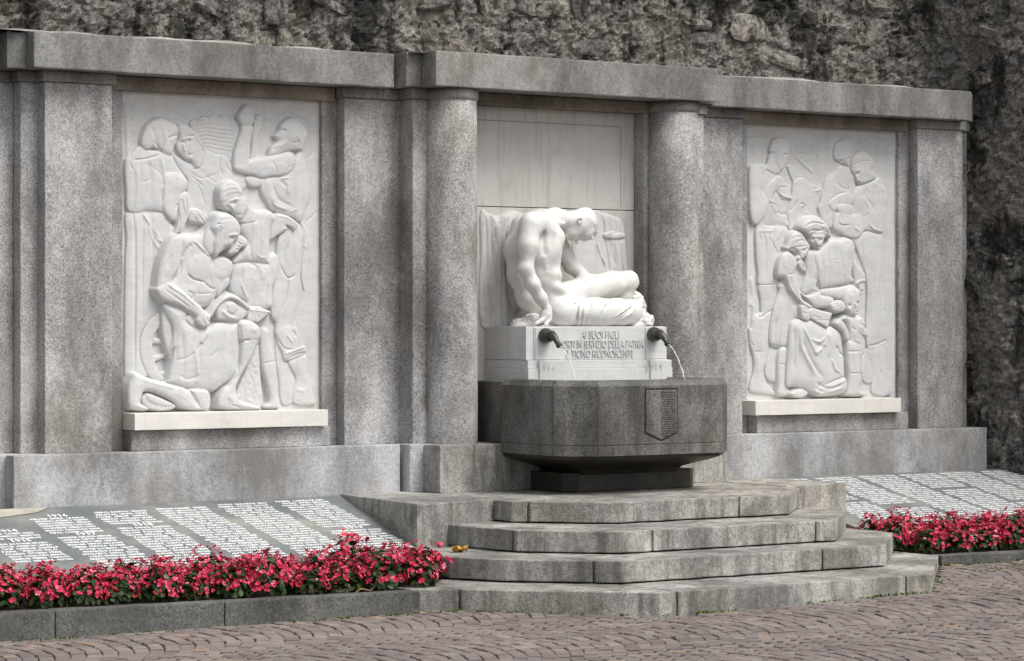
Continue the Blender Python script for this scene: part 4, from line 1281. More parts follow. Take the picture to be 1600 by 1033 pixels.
RR.figure('carved_man_with_bundle', rr, MB, [
    ('R8 640,150 880,70 905,400 945,722 700,705 722,500 700,350', .020, .022, .06), ('R8 600,150 690,260 732,480 700,580 600,570 560,400', .014, .016, .05),
    ('R4 460,540 600,450 820,490 842,700 835,1000 R6 835,200 882,500 892,850 760,912 640,935 630,600 640,200 R4 600,900 490,620', .026, .026, .08),
    ('R2 478,900 540,838 700,778 790,730 862,850 902,1000 R4 882,100 872,300 832,470 660,445 600,450 540,520 450,530 R4 450,300 460,150 R2 460,1000', .032, .036, .08),
    ('R4 220,350 240,260 280,212 400,222 450,238 590,250 612,400 540,522 440,527 330,482 230,422', .050, .026, .05),
    ('R4 270,120 430,118 465,160 455,240 290,215', .056, .016, .03), ('R2 600,960 640,1033 R4 660,200 610,260 560,240 540,100', .054, .020, .04),
    ('R2 440,600 450,510 500,440 572,408 652,430 712,500 737,580 720,640 760,730 680,790 600,822 540,812 503,780 480,700 448,660', .048, .038, .06)],
    [('R4 560,560 580,900 R6 600,400', .014, -.005, 1), ('R4 700,540 690,900 R6 700,700', .014, .005, 1), ('R2 640,860 620,1000', .012, -.005, 1), ('R2 780,860 800,1000 R4 780,250', .014, .005, 1), ('R2 500,692 535,690', .012, -.010, 1), ('R2 490,650 560,640', .010, .007, 1), ('R2 490,700 505,760 525,770', .007, .009, 1), ('R2 515,795 555,800', .005, -.007, 1), ('R2 470,580 560,540 690,530', .008, -.004, 1), ('R2 510,790 545,800', .006, -.010), ('R2 520,750 530,780', .008, .009), ('R2 680,600 690,650 700,670', .009, -.012), ('R2 590,820 700,780 790,720', .010, -.012), ('R4 290,350 340,375 420,370', .009, -.014),
     ('R4 320,250 330,330', .010, -.006), ('R4 490,400 540,450', .014, .010), ('R4 620,100 650,180 630,260', .010, -.012), ('R4 660,350 720,420 820,450', .012, .010), ('R4 670,455 820,495', .008, -.009), ('R4 830,0 870,300', .012, -.006), ('R6 820,0 800,250 750,450', .010, -.009), ('R6 650,920 760,900 890,840', .010, -.012),
     ('R6 850,478 900,470', .007, -.012), ('R4 620,750 640,950', .010, -.006), ('R4 460,160 460,300', .010, -.008), ('R4 620,20 700,130 740,200', .014, -.006), ('R2 720,800 850,900', .014, .006), ('R8 790,400 830,470', .010, -.006)],
    'man in a coat holding a bundle in his arm')
RR.figure('carved_piper', rr, MB, [
    ('R5 215,150 440,150 425,300 385,470 250,545 230,350', .024, .028, .06),
    ('R5 110,700 160,560 250,500 385,470 372,700 342,900 R7 340,130 290,330 270,450 320,600 412,700 400,732 250,712 105,692 98,600 140,450 150,300 R5 100,900 90,700', .024, .030, .06),
    ('R3 185,390 380,365 558,400 572,500 540,650 460,750 440,1000 R5 442,160 220,172 200,0 R3 180,750', .030, .034, .08),
    ('R1 88,640 140,583 290,570 400,680 470,740 520,850 620,1000 R3 600,150 560,250 572,390 R3 380,372 190,390 100,240 90,0', .026, .034, .08),
    ('R1 350,440 420,470 450,600 470,672 380,702 290,642 312,560', .034, .026, .04),
    ('R1 345,412 358,340 400,260 480,233 562,260 612,330 600,400 592,470 572,530 548,580 500,640 470,664 450,600 420,560 395,470', .036, .038, .06),
    ('R1 93,640 150,588 230,640 252,850 275,940 R3 335,80 285,250 205,350 150,362 110,280 93,50', .050, .036, .05),
    ('R1 320,830 400,750 480,718 560,850 622,990 560,1012 490,1000 440,890 382,950 372,1020 R3 430,92 340,90 R1 290,950', .056, .024, .03)],
    [('R3 260,420 300,700 R5 280,100', .014, -.005, 1), ('R3 480,420 430,560', .012, .005, 1), ('R3 340,420 360,540', .012, .005, 1), ('R7 200,250 190,450', .014, .005, 1), ('R1 530,445 560,450', .010, -.009, 1), ('R1 500,420 580,425', .008, .006, 1), ('R1 400,330 480,300 570,330', .008, -.003, 1), ('R1 380,420 410,445', .008, -.010), ('R1 590,470 575,530', .006, -.008), ('R1 455,640 485,660', .007, -.012), ('R1 290,640 400,695', .010, -.012), ('R1 240,850 265,910', .009, -.012), ('R1 430,890 500,960 620,1000', .010, .012), ('R1 470,860 540,855 590,880', .008, -.010), ('R1 380,1000 430,900', .008, -.009),
     ('R1 560,800 600,860', .010, -.010), ('R1 510,600 545,700 560,800', .010, .010), ('R3 280,370 430,385', .008, -.010), ('R3 200,450 400,440', .012, .007), ('R3 370,560 420,680 460,750', .010, -.010), ('R3 220,500 240,570', .010, -.008), ('R3 440,770 430,1000', .010, -.010), ('R5 220,165 440,155', .008, -.009), ('R5 180,500 230,560 330,500 430,430', .010, -.012),
     ('R7 150,200 250,200', .014, -.006), ('R7 340,630 400,690', .008, -.008), ('R7 280,450 300,520', .010, -.008), ('R5 100,860 140,920', .008, -.010), ('R3 430,200 500,240 560,230', .014, -.007), ('R3 360,100 440,220', .016, .006)],
    'youth playing a pipe beside the ox')
RR.figure('carved_girl', rr, MB_HIGH, [
    ('R7 340,130 470,190 440,350 432,550 330,560 280,450 300,250', .016, .020, .05),
    ('R7 465,170 575,150 562,380 547,600 622,700 600,742 450,732 445,600 440,350', .052, .032, .045),
    ('R3 640,760 790,900 800,1020 R5 790,150 720,380 722,550 620,640 582,900 572,942 350,892 R5 380,500 460,250 450,160 540,60 R3 480,900', .042, .042, .10),
    ('R3 470,800 555,698 645,750 690,860 R5 650,30 705,150 722,250 762,340 852,400 882,430 832,462 740,402 640,302 578,232 530,80 R3 440,1000', .088, .040, .055),
    ('R5 725,420 800,440 842,500 842,590 800,612 738,560', .112, .022, .03),
    ('R3 690,830 740,800 790,880 800,960 740,940 700,880', .100, .024, .03),
    ('R3 560,610 590,520 640,460 720,448 772,500 822,580 852,640 832,700 780,782 700,822 668,780 692,730 620,690 560,692 538,650', .086, .048, .06)],
    [('R5 420,600 400,860', .012, -.006, 1), ('R5 500,500 470,900', .012, .006, 1), ('R5 590,700 570,900', .012, -.006, 1), ('R3 650,600 720,560 790,580', .008, -.005, 1), ('R3 600,560 660,520 740,520', .008, -.004, 1), ('R3 740,690 770,680', .010, -.009, 1), ('R3 600,660 650,670 690,720', .010, -.014), ('R3 640,650 720,640 820,630', .009, -.008), ('R3 700,740 720,780', .010, -.010), ('R3 770,700 810,650', .012, -.014), ('R3 740,860 765,910', .007, -.012), ('R5 555,30 640,25', .008, -.008), ('R5 620,330 620,430', .009, -.008), ('R5 480,330 440,600', .014, .008), ('R5 560,420 520,700', .014, -.007),
     ('R5 650,450 640,620', .012, .007), ('R5 360,900 470,925 570,940', .008, -.008), ('R5 450,155 545,150', .006, -.007), ('R5 750,450 800,470', .006, -.009), ('R5 750,500 800,520', .006, -.009), ('R7 440,355 560,355', .007, -.008), ('R5 560,60 600,200 690,330 780,420', .012, .008), ('R3 540,780 520,900', .016, .006)],
    'girl leaning over the book beside the mother')
RR.figure('carved_mother', rr, MB_HIGH, [
    ('R5 620,650 700,588 800,610 870,590 R6 0,620 150,700 200,680 280,720 330,800 352,1000 R8 362,250 372,480 402,600 370,705 200,742 60,752 R7 950,742 830,682 760,652 640,632 570,632 558,500 580,200 R5 590,850', .088, .060, .16),
    ('R3 830,700 960,680 R4 60,680 180,560 330,545 430,550 482,620 472,760 R4 452,1000 R6 462,130 R6 60,215 20,100 R5 930,100 960,262 R5 800,300 740,240 R5 800,0 R3 800,850', .084, .044, .10),
    ('R4 350,560 450,555 492,650 482,800 602,950 622,1033 R6 622,130 602,200 562,290 530,200 480,170 470,60 R4 445,800', .086, .032, .05),
    ('R6 60,220 300,190 462,160 562,280 350,335 200,325 50,292', .092, .030, .05),
    ('R5 740,258 800,298 960,258 R6 60,290 222,330 R6 222,430 100,440 R5 900,442 860,400', .104, .034, .05),
    ('R7 610,732 640,690 740,658 812,690 802,742 720,772', .112, .032, .03),
    ('R3 730,420 750,350 820,288 920,268 1000,288 R4 50,280 122,330 162,400 192,500 182,542 R4 125,520 92,622 50,667 20,662 R3 960,672 890,632 850,580 840,530 790,480', .098, .050, .06),
    ('R3 730,420 750,350 820,288 920,268 1000,288 R4 50,280 122,330 165,410 195,520 150,480 100,450 R3 1000,460 920,450 850,500 800,480', .116, .050, .06)],
    [('R4 60,720 80,900', .014, -.005, 1), ('R4 180,700 200,950', .014, .005, 1), ('R4 300,680 330,950', .014, -.005, 1), ('R4 -20,760 R6 30,60', .012, -.006, 1), ('R4 400,600 420,800', .014, .005, 1), ('R5 700,640 700,800 R7 690,300', .014, -.006, 1), ('R6 150,760 180,900 R8 150,250', .018, .006, 1), ('R3 868,552 890,545', .011, -.010, 1), ('R3 945,560 985,552', .012, -.010, 1), ('R3 905,545 912,590 930,615', .007, .010, 1), ('R3 860,520 920,515 1000,520', .009, .006, 1), ('R3 925,642 965,640', .005, -.008, 1), ('R3 945,662 965,660', .010, .005, 1), ('R3 770,400 850,350 930,345 1030,375', .010, -.012), ('R3 810,462 880,432 940,442 1010,430 R4 60,420 110,400', .009, -.014), ('R4 110,400 150,470 200,525', .008, -.012), 
     ('R3 900,800 930,1000', .010, -.008), ('R3 850,900 840,1020', .012, .007), ('R5 930,20 950,150 970,250', .010, -.010), ('R6 20,100 50,200 55,280', .010, -.014), ('R6 60,215 200,190 460,155', .010, -.012), ('R6 460,60 455,140', .010, -.012), ('R6 490,150 550,110 615,110', .010, .012), ('R6 520,190 570,150 615,150', .009, -.010), ('R6 540,220 600,180', .010, .010),
     ('R5 800,290 880,240 940,250', .012, -.009), ('R4 190,800 260,800', .010, -.005), ('R4 370,800 360,1000', .016, .008), ('R5 750,690 830,850 900,1000 R7 920,210', .018, .018), ('R5 900,1000 960,970 1030,880', .016, .012), ('R5 690,620 720,900 R7 780,250 900,480', .022, .018), ('R7 760,60 850,300 1000,520', .022, -.014), ('R5 640,690 650,950 R7 640,400', .018, -.010),
     ('R5 850,830 950,870 R6 100,820', .016, .012), ('R8 250,130 300,220 350,260', .014, -.016), ('R8 190,280 230,400 290,455', .014, .014), ('R8 100,610 250,550 365,480', .014, -.014), ('R8 150,640 290,590 375,500', .012, .012), ('R8 0,580 150,650 330,600', .016, -.014), ('R8 -40,680 100,710 330,640', .014, .014), ('R8 370,250 385,450 395,620', .012, .010),
     ('R7 1000,560 R8 30,680 200,720', .016, -.012), ('R6 100,740 180,730', .010, -.006), ('R6 250,930 290,960', .012, -.012), ('R7 640,700 660,740', .005, -.010), ('R7 680,690 690,740', .005, -.010), ('R7 580,640 680,650 800,690 950,745', .010, -.012), ('R6 0,900 100,940', .018, -.010)],
    'seated mother in a headscarf and long skirt')
RR.figure('carved_book', rr, MB_HIGH, [('R5 815,480 880,448 1033,498 R6 205,512 190,560 150,695 0,612 R5 850,575', .124, .010, .02, 's'), ('R6 180,400 250,368 330,360 372,420 362,480 290,502 210,482', .126, .030, .035)],
          [('R5 850,540 960,575 R6 30,600 170,600', .006, -.008), ('R6 200,410 270,395', .006, -.010), ('R6 215,440 280,420', .006, -.010), ('R6 200,515 170,660', .006, -.008)], 'closed book held in the lap')
RR.figure('carved_toddler', rr, MB_HIGH, [
    ('R6 300,590 380,530 500,555 580,560 622,640 602,700 655,745 640,802 600,790 622,870 R6 622,1000 R8 622,150 612,350 602,480 590,560 545,660 642,732 540,752 400,742 R8 388,700 412,500 390,300 388,150 R6 395,980 420,860 392,640 320,600', .104, .044, .055),
    ('R8 385,150 400,60 480,80 540,180 550,300 540,440 530,480 545,660 600,735 400,742 388,690 410,500 390,300', .112, .044, .05),
    ('R6 240,640 300,588 362,640 412,750 422,842 370,852 340,752 290,702', .122, .032, .035),
    ('R6 525,675 580,670 645,720 655,795 610,800 540,745', .136, .020, .025),
    ('R6 345,370 350,300 390,220 470,188 542,230 564,330 548,430 543,500 492,552 420,532 380,482 358,430', .120, .056, .07)],
    [('R6 400,418 430,408', .012, -.012, 1), ('R6 498,386 522,380', .012, -.012, 1), ('R6 470,390 480,430', .008, .011, 1), ('R6 482,492 522,487', .005, -.010, 1), ('R6 400,460 420,480', .016, .006, 1), ('R6 525,440 535,460', .012, .005, 1), ('R6 480,460 500,462', .006, -.010), ('R6 480,520 520,515', .012, .006), ('R6 360,470 400,560 470,560', .010, -.008), ('R6 440,690 490,720', .010, -.008), ('R6 400,640 370,650', .010, -.010),
     ('R6 560,690 600,730', .005, -.010), ('R6 545,710 590,755', .005, -.010), ('R8 560,250 550,440 540,660', .010, -.020), ('R8 400,195 530,190', .010, -.012), ('R8 420,465 530,465', .009, -.012), ('R8 560,470 610,440', .008, -.010), ('R6 470,800 480,870 560,900', .012, -.008), ('R6 460,300 400,280', .02, .004), ('R8 590,210 570,260', .010, -.012)],
    'naked toddler standing at the knee of the mother')

# ------------------------------------------------------------------ the seated statue, modelled as one blended surface
class Field:
    def __init__(self, lo, hi, h):
        self.lo, self.h = np.array(lo), h
        self.n = np.ceil((np.array(hi) - self.lo) / h).astype(int) + 1
        g = [self.lo[i] + h * np.arange(self.n[i]) for i in range(3)]
        self.X, self.Y, self.Z = np.meshgrid(*[a.astype(np.float32) for a in g], indexing='ij')
        self.D = np.full(self.X.shape, 1.0, np.float32)

    def win(self, lo, hi):
        a = np.clip(np.floor((np.array(lo) - self.lo) / self.h).astype(int), 0, self.n)
        b = np.clip(np.ceil((np.array(hi) - self.lo) / self.h).astype(int) + 1, 0, self.n)
        return tuple(slice(a[i], b[i]) for i in range(3))

    def merge(self, w, d, k, sub=False):
        o = self.D[w]
        if sub:
            h = np.clip(.5 - .5 * (o + d) / k, 0, 1)
            self.D[w] = o + (-d - o) * h + k * h * (1 - h)
        else:
            h = np.clip(.5 + .5 * (d - o) / k, 0, 1)
            self.D[w] = d + (o - d) * h - k * h * (1 - h)

    def capsule(self, a, b, ra, rb, k=.025, sub=False, flat=1.0):
        a, b = np.array(a, float), np.array(b, float)
        m = max(ra, rb) + .08
        w = self.win(np.minimum(a, b) - m, np.maximum(a, b) + m)
        ab = b - a
        px, py, pz = self.X[w] - a[0], self.Y[w] - a[1], self.Z[w] - a[2]
        t = np.clip((px * ab[0] + py * ab[1] + pz * ab[2]) / (ab @ ab + 1e-9), 0, 1)
        d = np.sqrt((px - t * ab[0]) ** 2 + ((py - t * ab[1]) * flat) ** 2 + (pz - t * ab[2]) ** 2) - (ra + (rb - ra) * t)
        self.merge(w, d, k, sub)

    def chain(self, pts, rad, k=.025, sub=False):
        for i in range(len(pts) - 1):
            self.capsule(pts[i], pts[i + 1], rad[i], rad[i + 1], k, sub)

    def ell(self, c, r, k=.03, rot=None, sub=False):
        c, r = np.array(c, float), np.array(r, float)
        m = r.max() + .07
        w = self.win(c - m, c + m)
        p = [self.X[w] - c[0], self.Y[w] - c[1], self.Z[w] - c[2]]
        if rot is not None:                                  # rotation about y (in the plane of the wall), radians
            ca, sa = math.cos(rot), math.sin(rot)
            p = [p[0] * ca + p[2] * sa, p[1], -p[0] * sa + p[2] * ca]
        q = np.sqrt((p[0] / r[0]) ** 2 + (p[1] / r[1]) ** 2 + (p[2] / r[2]) ** 2)
        d = (q - 1) * r.min()
        self.merge(w, d, k, sub)

    def smooth(self, n=1):
        for _ in range(n):
            D = self.D
            E_ = D.copy()
            E_[1:-1, 1:-1, 1:-1] = (2 * D[1:-1, 1:-1, 1:-1] + D[:-2, 1:-1, 1:-1] + D[2:, 1:-1, 1:-1] + D[1:-1, :-2, 1:-1] + D[1:-1, 2:, 1:-1] + D[1:-1, 1:-1, :-2] + D[1:-1, 1:-1, 2:]) / 8
            self.D = E_

    def mesh(self):
        """surface nets"""
        D = self.D
        ins = D < 0
        c = sum(ins[i:ins.shape[0] - 1 + i, j:ins.shape[1] - 1 + j, k:ins.shape[2] - 1 + k].astype(np.int8) for i in (0, 1) for j in (0, 1) for k in (0, 1))
        act = (c > 0) & (c < 8)
        acc = np.zeros((*act.shape, 3), np.float32)
        cnt = np.zeros(act.shape, np.float32)
        offs = [(i, j, k) for i in (0, 1) for j in (0, 1) for k in (0, 1)]
        for o in offs:
            for ax in range(3):
                if o[ax]: continue
                e = list(o); e[ax] = 1
                sl = lambda q: D[q[0]:D.shape[0] - 1 + q[0], q[1]:D.shape[1] - 1 + q[1], q[2]:D.shape[2] - 1 + q[2]]
                A, B = sl(o), sl(e)
                m = ((A < 0) != (B < 0)) & act
                t = np.zeros_like(A)
                t[m] = A[m] / (A[m] - B[m])
                for x in range(3):
                    acc[..., x] += np.where(m, o[x] + (t if x == ax else 0), 0)
                cnt += m
        idx = -np.ones(act.shape, int)
        idx[act] = np.arange(act.sum())
        cells = np.argwhere(act)
        verts = self.lo + (cells + acc[act] / cnt[act][:, None]) * self.h
        faces = []
        for ax in range(3):
            A = np.take(ins, range(0, D.shape[ax] - 1), ax)
            B = np.take(ins, range(1, D.shape[ax]), ax)
            e = np.argwhere(A != B)
            u, v = (ax + 1) % 3, (ax + 2) % 3
            ok = (e[:, u] > 0) & (e[:, v] > 0) & (e[:, u] < D.shape[u] - 1) & (e[:, v] < D.shape[v] - 1)
            e = e[ok]
            flip = A[tuple(e.T)]
            def g(du, dv):
                q = e.copy(); q[:, u] -= du; q[:, v] -= dv
                return idx[tuple(q.T)]
            f = np.stack([g(1, 1), g(0, 1), g(0, 0), g(1, 0)], 1)
            f[~flip] = f[~flip][:, ::-1]
            faces.append(f)
        return verts, np.concatenate(faces)


st = thing('seated_statue', 'white marble statue of a naked seated man bowing his head low', 'statue', (0, -.1, 1.73))
Fd = Field((-.62, -.36, 1.66), (.92, .24, 2.68), .0056)


def A(px, py, y): return at(px, py, y)


NS, FS = -.20, .02           # depth of the near side and of the far side of the body
# torso: pelvis, waist, rib cage, bent spine
Fd.ell(A(868, 484, -.12), (.125, .16, .105), .04)
Fd.chain([A(862, 470, -.11), A(846, 432, -.11), A(838, 395, -.10), A(840, 362, -.10)], [.115, .118, .140, .135], .05)
Fd.ell(A(845, 392, -.10), (.165, .155, .16), .05)
Fd.ell(A(838, 360, -.09), (.165, .165, .125), .05)
Fd.chain([A(850, 492, -.06), A(826, 466, -.06), A(813, 430, -.05), A(808, 390, -.05), A(818, 354, -.05)], [.09, .085, .09, .095, .09], .05)
# shoulders girdle, neck, head
Fd.capsule(A(838, 348, -.20), A(850, 350, .06), .085, .085, .05)
Fd.chain([A(845, 343, -.08), A(868, 341, -.09), A(890, 345, -.10)], [.082, .072, .070], .04)
Fd.ell(A(904, 350, -.10), (.118, .095, .105), .03, rot=-.35)
Fd.ell(A(914, 344, -.10), (.095, .09, .098), .03)
Fd.ell(A(893, 363, -.10), (.072, .062, .058), .03, rot=-.2)         # jaw
Fd.ell(A(884, 370, -.10), (.022, .026, .022), .02)                  # chin
Fd.capsule(A(904, 371, -.10), A(901, 378, -.10), .016, .015, .012)  # nose
Fd.ell(A(893, 374, -.10), (.016, .024, .010), .012)                 # lips
Fd.ell(A(912, 367, -.10), (.03, .055, .018), .018, rot=-.3)         # brow
Fd.ell(A(906, 369, -.150), (.014, .014, .012), .010, sub=True)      # eye hollow
for (x, y, d, r) in ((922, 350, -.13, .050), (924, 360, -.10, .050), (920, 367, -.08, .045), (915, 369, -.13, .034), (921, 361, -.15, .030), (913, 372, -.10, .03)):
    Fd.ell(A(x, y, d), (r, r, r * .85), .030)                       # mass of hair over the forehead
for q in range(16):
    Fd.ell(A(915 + 12 * ((q * .37) % 1), 352 + 22 * ((q * .61) % 1), -.165 + .02 * ((q * .29) % 1)), (.011, .009, .011), .012)
Fd.chain([A(903.5, 347, -.190), A(903.5, 341.5, -.193), A(907, 339.5, -.194), A(909.5, 342, -.194), A(908, 346, -.192), A(905, 349.5, -.188)], [.006, .007, .007, .007, .006, .007], .006)                # ear
Fd.ell(A(906.5, 344, -.199), (.008, .008, .012), .005, sub=True)
# near arm: deltoid, upper arm, elbow, forearm, wrist
Fd.ell(A(829, 352, -.235), (.078, .076, .098), .045, rot=.1)
Fd.chain([A(828, 352, -.245), A(825, 385, -.262), A(822, 418, -.262)], [.074, .066, .053], .04)
Fd.ell(A(825, 380, -.262), (.060, .058, .09), .05)
Fd.ell(A(820, 421, -.258), (.042, .042, .045), .03)
Fd.chain([A(822, 420, -.262), A(832, 444, -.272), A(845, 466, -.280), A(855, 483, -.285)], [.050, .053, .043, .033], .035)
# near hand leaning on the seat, fingers to the back
Fd.chain([A(855, 483, -.285), A(853, 493, -.285), A(849, 500, -.28)], [.034, .043, .038], .018)
for q, (fx, fy, fd) in enumerate(((838, 505, -.305), (835, 507, -.285), (834, 507, -.262), (836, 507, -.242))):
    kx = A(845, 501, fd)
    tp = A(fx, fy, fd)
    Fd.chain([A(851, 497, -.285 + (fd + .275) * .7), kx, tp], [.020, .0165, .013], .008)
Fd.chain([A(857, 490, -.300), A(858, 500, -.315), A(852, 508, -.322)], [.020, .017, .014], .010)
# far arm coming down behind the far thigh
Fd.chain([A(868, 362, .07), A(878, 392, .07), A(892, 415, .06), A(912, 432, .03)], [.075, .066, .06, .046], .02)
Fd.ell(A(918, 434, .0), (.05, .035, .028), .015)
# abdomen folds and flank
Fd.ell(A(868, 452, -.17), (.10, .08, .055), .025, rot=-.5)
Fd.ell(A(862, 430, -.155), (.085, .08, .05), .025, rot=-.2)
# chest muscle and ribs
Fd.ell(A(862, 385, -.20), (.07, .055, .10), .03, rot=-.15)
Fd.ell(A(868, 372, -.16), (.07, .08, .08), .03)
for q in range(4):
    a0 = A(850 + q * 1.5, 402 + q * 8, -.228)
    a1 = A(873 - q * .5, 410 + q * 7, -.195)
    Fd.capsule(a0, a1, .010, .010, .03)
Fd.capsule(A(847, 358, -.24), A(851, 395, -.262), .012, .012, .03, sub=True)      # hollow between arm and chest
Fd.capsule(A(852, 345, -.19), A(880, 350, -.165), .014, .013, .02)                 # neck tendon
Fd.capsule(A(851, 353, -.25), A(868, 366, -.235), .011, .010, .012)                # collar bone
# hips and near thigh
Fd.ell(A(876, 490, -.19), (.115, .10, .10), .04)
Fd.chain([A(878, 489, -.20), A(925, 489, -.215), A(965, 488, -.21), A(985, 488, -.20)], [.108, .108, .098, .088], .04)
Fd.ell(A(988, 486, -.195), (.062, .08, .085), .03)
Fd.chain([A(984, 492, -.13), A(940, 497, -.02), A(905, 498, .02)], [.07, .062, .055], .03)            # folded shin
# far thigh raised, knee, shin going down behind
Fd.chain([A(880, 464, -.04), A(915, 453, -.035), A(955, 444, -.03), A(981, 439, -.03)], [.108, .104, .094, .078], .035)
Fd.ell(A(984, 438, -.03), (.066, .066, .070), .025)
Fd.ell(A(990, 442, -.04), (.034, .04, .038), .02)
Fd.chain([A(981, 446, -.03), A(975, 463, -.01), A(962, 482, .02), A(950, 502, .04)], [.066, .058, .05, .045], .02)
pn = np.stack([Fd.X, Fd.Y, Fd.Z], -1)
hx, hz_ = A(913, 350, -.1)[0], A(913, 345, -.1)[2]
hair = np.clip((Fd.X - hx) / .03 + (Fd.Z - hz_) / .12 + .3, 0, 1) * (Fd.Z > hz_ - .2) * (Fd.X > hx - .1) * (Fd.Z > 2.3)
Fd.D += (.0045 * hashnoise(pn, 75) * hair + .0018 * hashnoise(pn, 22)).astype(np.float32)
Fd.smooth(1)
vs, fs = Fd.mesh()
mesh_obj('body', vs, fs, M['marble_statue'], st, True)

# cloth wrapped round the near thigh
Fc = Field((-.35, -.36, 1.70), (.80, .06, 1.95), .0065)
Fc.chain([A(899, 490, -.205), A(930, 489, -.215), A(965, 488, -.212), A(984, 488, -.202)], [.112, .113, .103, .094], .03)
Fc.ell(A(986, 487, -.197), (.068, .085, .09), .03)
for (a, b, r) in (((899, 471), (896, 509), .009), ((906, 474), (904, 509), .008), ((913, 480), (912, 509), .009), ((928, 472), (917, 509), .010), ((943, 478), (925, 509), .012), ((990, 476), (960, 497), .005), ((996, 484), (966, 503), .006)):
    n_ = 8
    pts_ = []
    for i in range(n_ + 1):
        f_ = i / n_
        yy_ = a[1] + (b[1] - a[1]) * f_
        dv = (yy_ - 489) / 23.0
        pts_.append(A(a[0] + (b[0] - a[0]) * f_, yy_, -.212 - .112 * math.sqrt(max(0.05, 1 - dv * dv))))
    Fc.chain(pts_, [r * (.35 + .65 * math.sin(math.pi * min(1, .15 + i / n_))) for i in range(n_ + 1)], .012)
    Fc.chain([(q_[0] + .017, q_[1], q_[2]) for q_ in pts_], [r * .6] * (n_ + 1), .012, True)
cut = .0 * Fc.X
ex = at(893, 490, -.25)[0]
Fc.D = np.maximum(Fc.D, (ex - .006 * np.sin(Fc.Z * 40)) - Fc.X)
Fc.D = np.maximum(Fc.D, 1.732 - Fc.Z)
vs, fs = Fc.mesh()
mesh_obj('loincloth', vs, fs, M['marble_statue'], st, True)

# rough rock he sits on
Fr = Field((-.58, -.35, 1.70), (.86, .20, 2.02), .009)
Fr.chain([A(812, 512, -.15), A(900, 512, -.16), A(1005, 511, -.12)], [.05, .045, .04], .03)
Fr.chain([A(812, 511, -.05), A(900, 506, .02), A(1000, 500, .02)], [.07, .08, .07], .04)
Fr.ell(A(992, 484, .02), (.085, .10, .15), .04, rot=.25)
Fr.ell(A(1004, 503, -.10), (.09, .10, .06), .03)
Fr.ell(A(832, 500, -.12), (.06, .08, .05), .03)
pn = np.stack([Fr.X, Fr.Y, Fr.Z], -1)
Fr.D = Fr.D + .010 * hashnoise(pn, 26).astype(np.float32) + .006 * hashnoise(pn + 4, 61).astype(np.float32)
Fr.D = np.maximum(Fr.D, 1.727 - Fr.Z)
vs, fs = Fr.mesh()
mesh_obj('rock', vs, fs, M['marble_statue'], st, False)

# carved drapery hanging behind him
dr = thing('carved_drapery', 'white marble drapery hanging in folds behind the seated statue', 'drapery', (0, .2, 1.73))
CROPS['C'] = (740, 310, 160 / 1377.0)
CROPS['D'] = (860, 310, 160 / 1377.0)
CROPS['E'] = (740, 410, 160 / 1377.0)
DRP = Relief(-.79, .80, 1.715, 2.63, .2)
DRP.figure('drapery_fold', dr, M['marble_drape'], [
    ('C 110,170 240,215 350,235 520,160 640,190 720,260 720,700 E 720,600 E 700,760 560,860 120,860 C 110,700', .012, .05, .10),
    ('C 230,230 330,240 440,200 540,165 640,200 600,350 500,420 470,700 E 520,300 600,700 560,860 E 250,860 250,200 C 250,600', .035, .07, .12),
    ('C 300,420 330,330 420,240 500,240 440,420 440,620 430,1000 E 460,300 500,700 560,860 330,860 320,300 C 330,800', .075, .06, .06),
    ('C 450,420 560,240 660,230 660,600 640,1000 E 700,500 660,640 580,640 500,200 C 490,700', .09, .08, .10)],
    [('C 170,260 180,600 E 180,500 190,850', .014, -.016), ('C 240,480 250,800 E 240,400 240,850', .012, -.018), ('C 290,560 300,900 E 290,500 280,850', .012, .014), ('C 390,620 400,900 E 390,400 400,850', .014, -.014), ('C 450,640 450,1000 E 470,400 560,780', .014, -.020),
     ('C 350,330 400,260 500,190', .014, .014), ('C 460,390 500,320 560,240', .010, .012), ('E 130,860 230,750 340,680', .008, -.010), ('E 460,200 500,450 560,700', .010, .014)],
    'cloth falling in deep folds behind his back')
DRP.figure('drapery_fold', dr, M['marble_drape'], [
    ('D 560,170 720,200 880,240 960,300 1000,430 1020,700 1040,1000 860,1050 560,1050 400,1000 300,700 340,450', .010, .022, .06),
    ('D 700,210 860,240 960,300 1000,430 1000,500 880,520 740,520 720,380', .026, .028, .06),
    ('D 735,470 860,440 870,470 960,465 1005,490 1000,530 860,550 740,530', .046, .026, .02),
    ('D 800,560 870,560 960,560 1010,580 1040,1000 980,1040 870,1040 860,800', .026, .020, .03)],
    [('D 630,600 680,750 750,900', .012, .014), ('D 720,300 730,480', .012, -.012), ('D 860,300 900,440', .012, -.010), ('D 740,530 780,800 800,1000', .012, -.014), ('D 960,560 970,800 1000,1000', .012, .014), ('D 860,600 870,900', .014, -.012), ('D 680,700 720,950', .010, -.010)],
    'knotted cloth falling beside his knees')

# ------------------------------------------------------------------ begonias
def leaf_mesh(pos, nrm, size, tw):
    n = Vector(nrm).normalized()
    a = n.cross(Vector((math.cos(tw), math.sin(tw), .3))).normalized()
    b = n.cross(a)
    pts = [(-.55, 0, -.05), (-.2, .38, .03), (.25, .42, .05), (.62, 0, -.08), (.25, -.42, .05), (-.2, -.38, .03), (.05, 0, -.06)]
    v = [Vector(pos) + (a * x + b * y + n * z) * size for x, y, z in pts]
    return v, [(0, 6, 1), (1, 6, 2), (2, 6, 3), (3, 6, 4), (4, 6, 5), (5, 6, 0)]


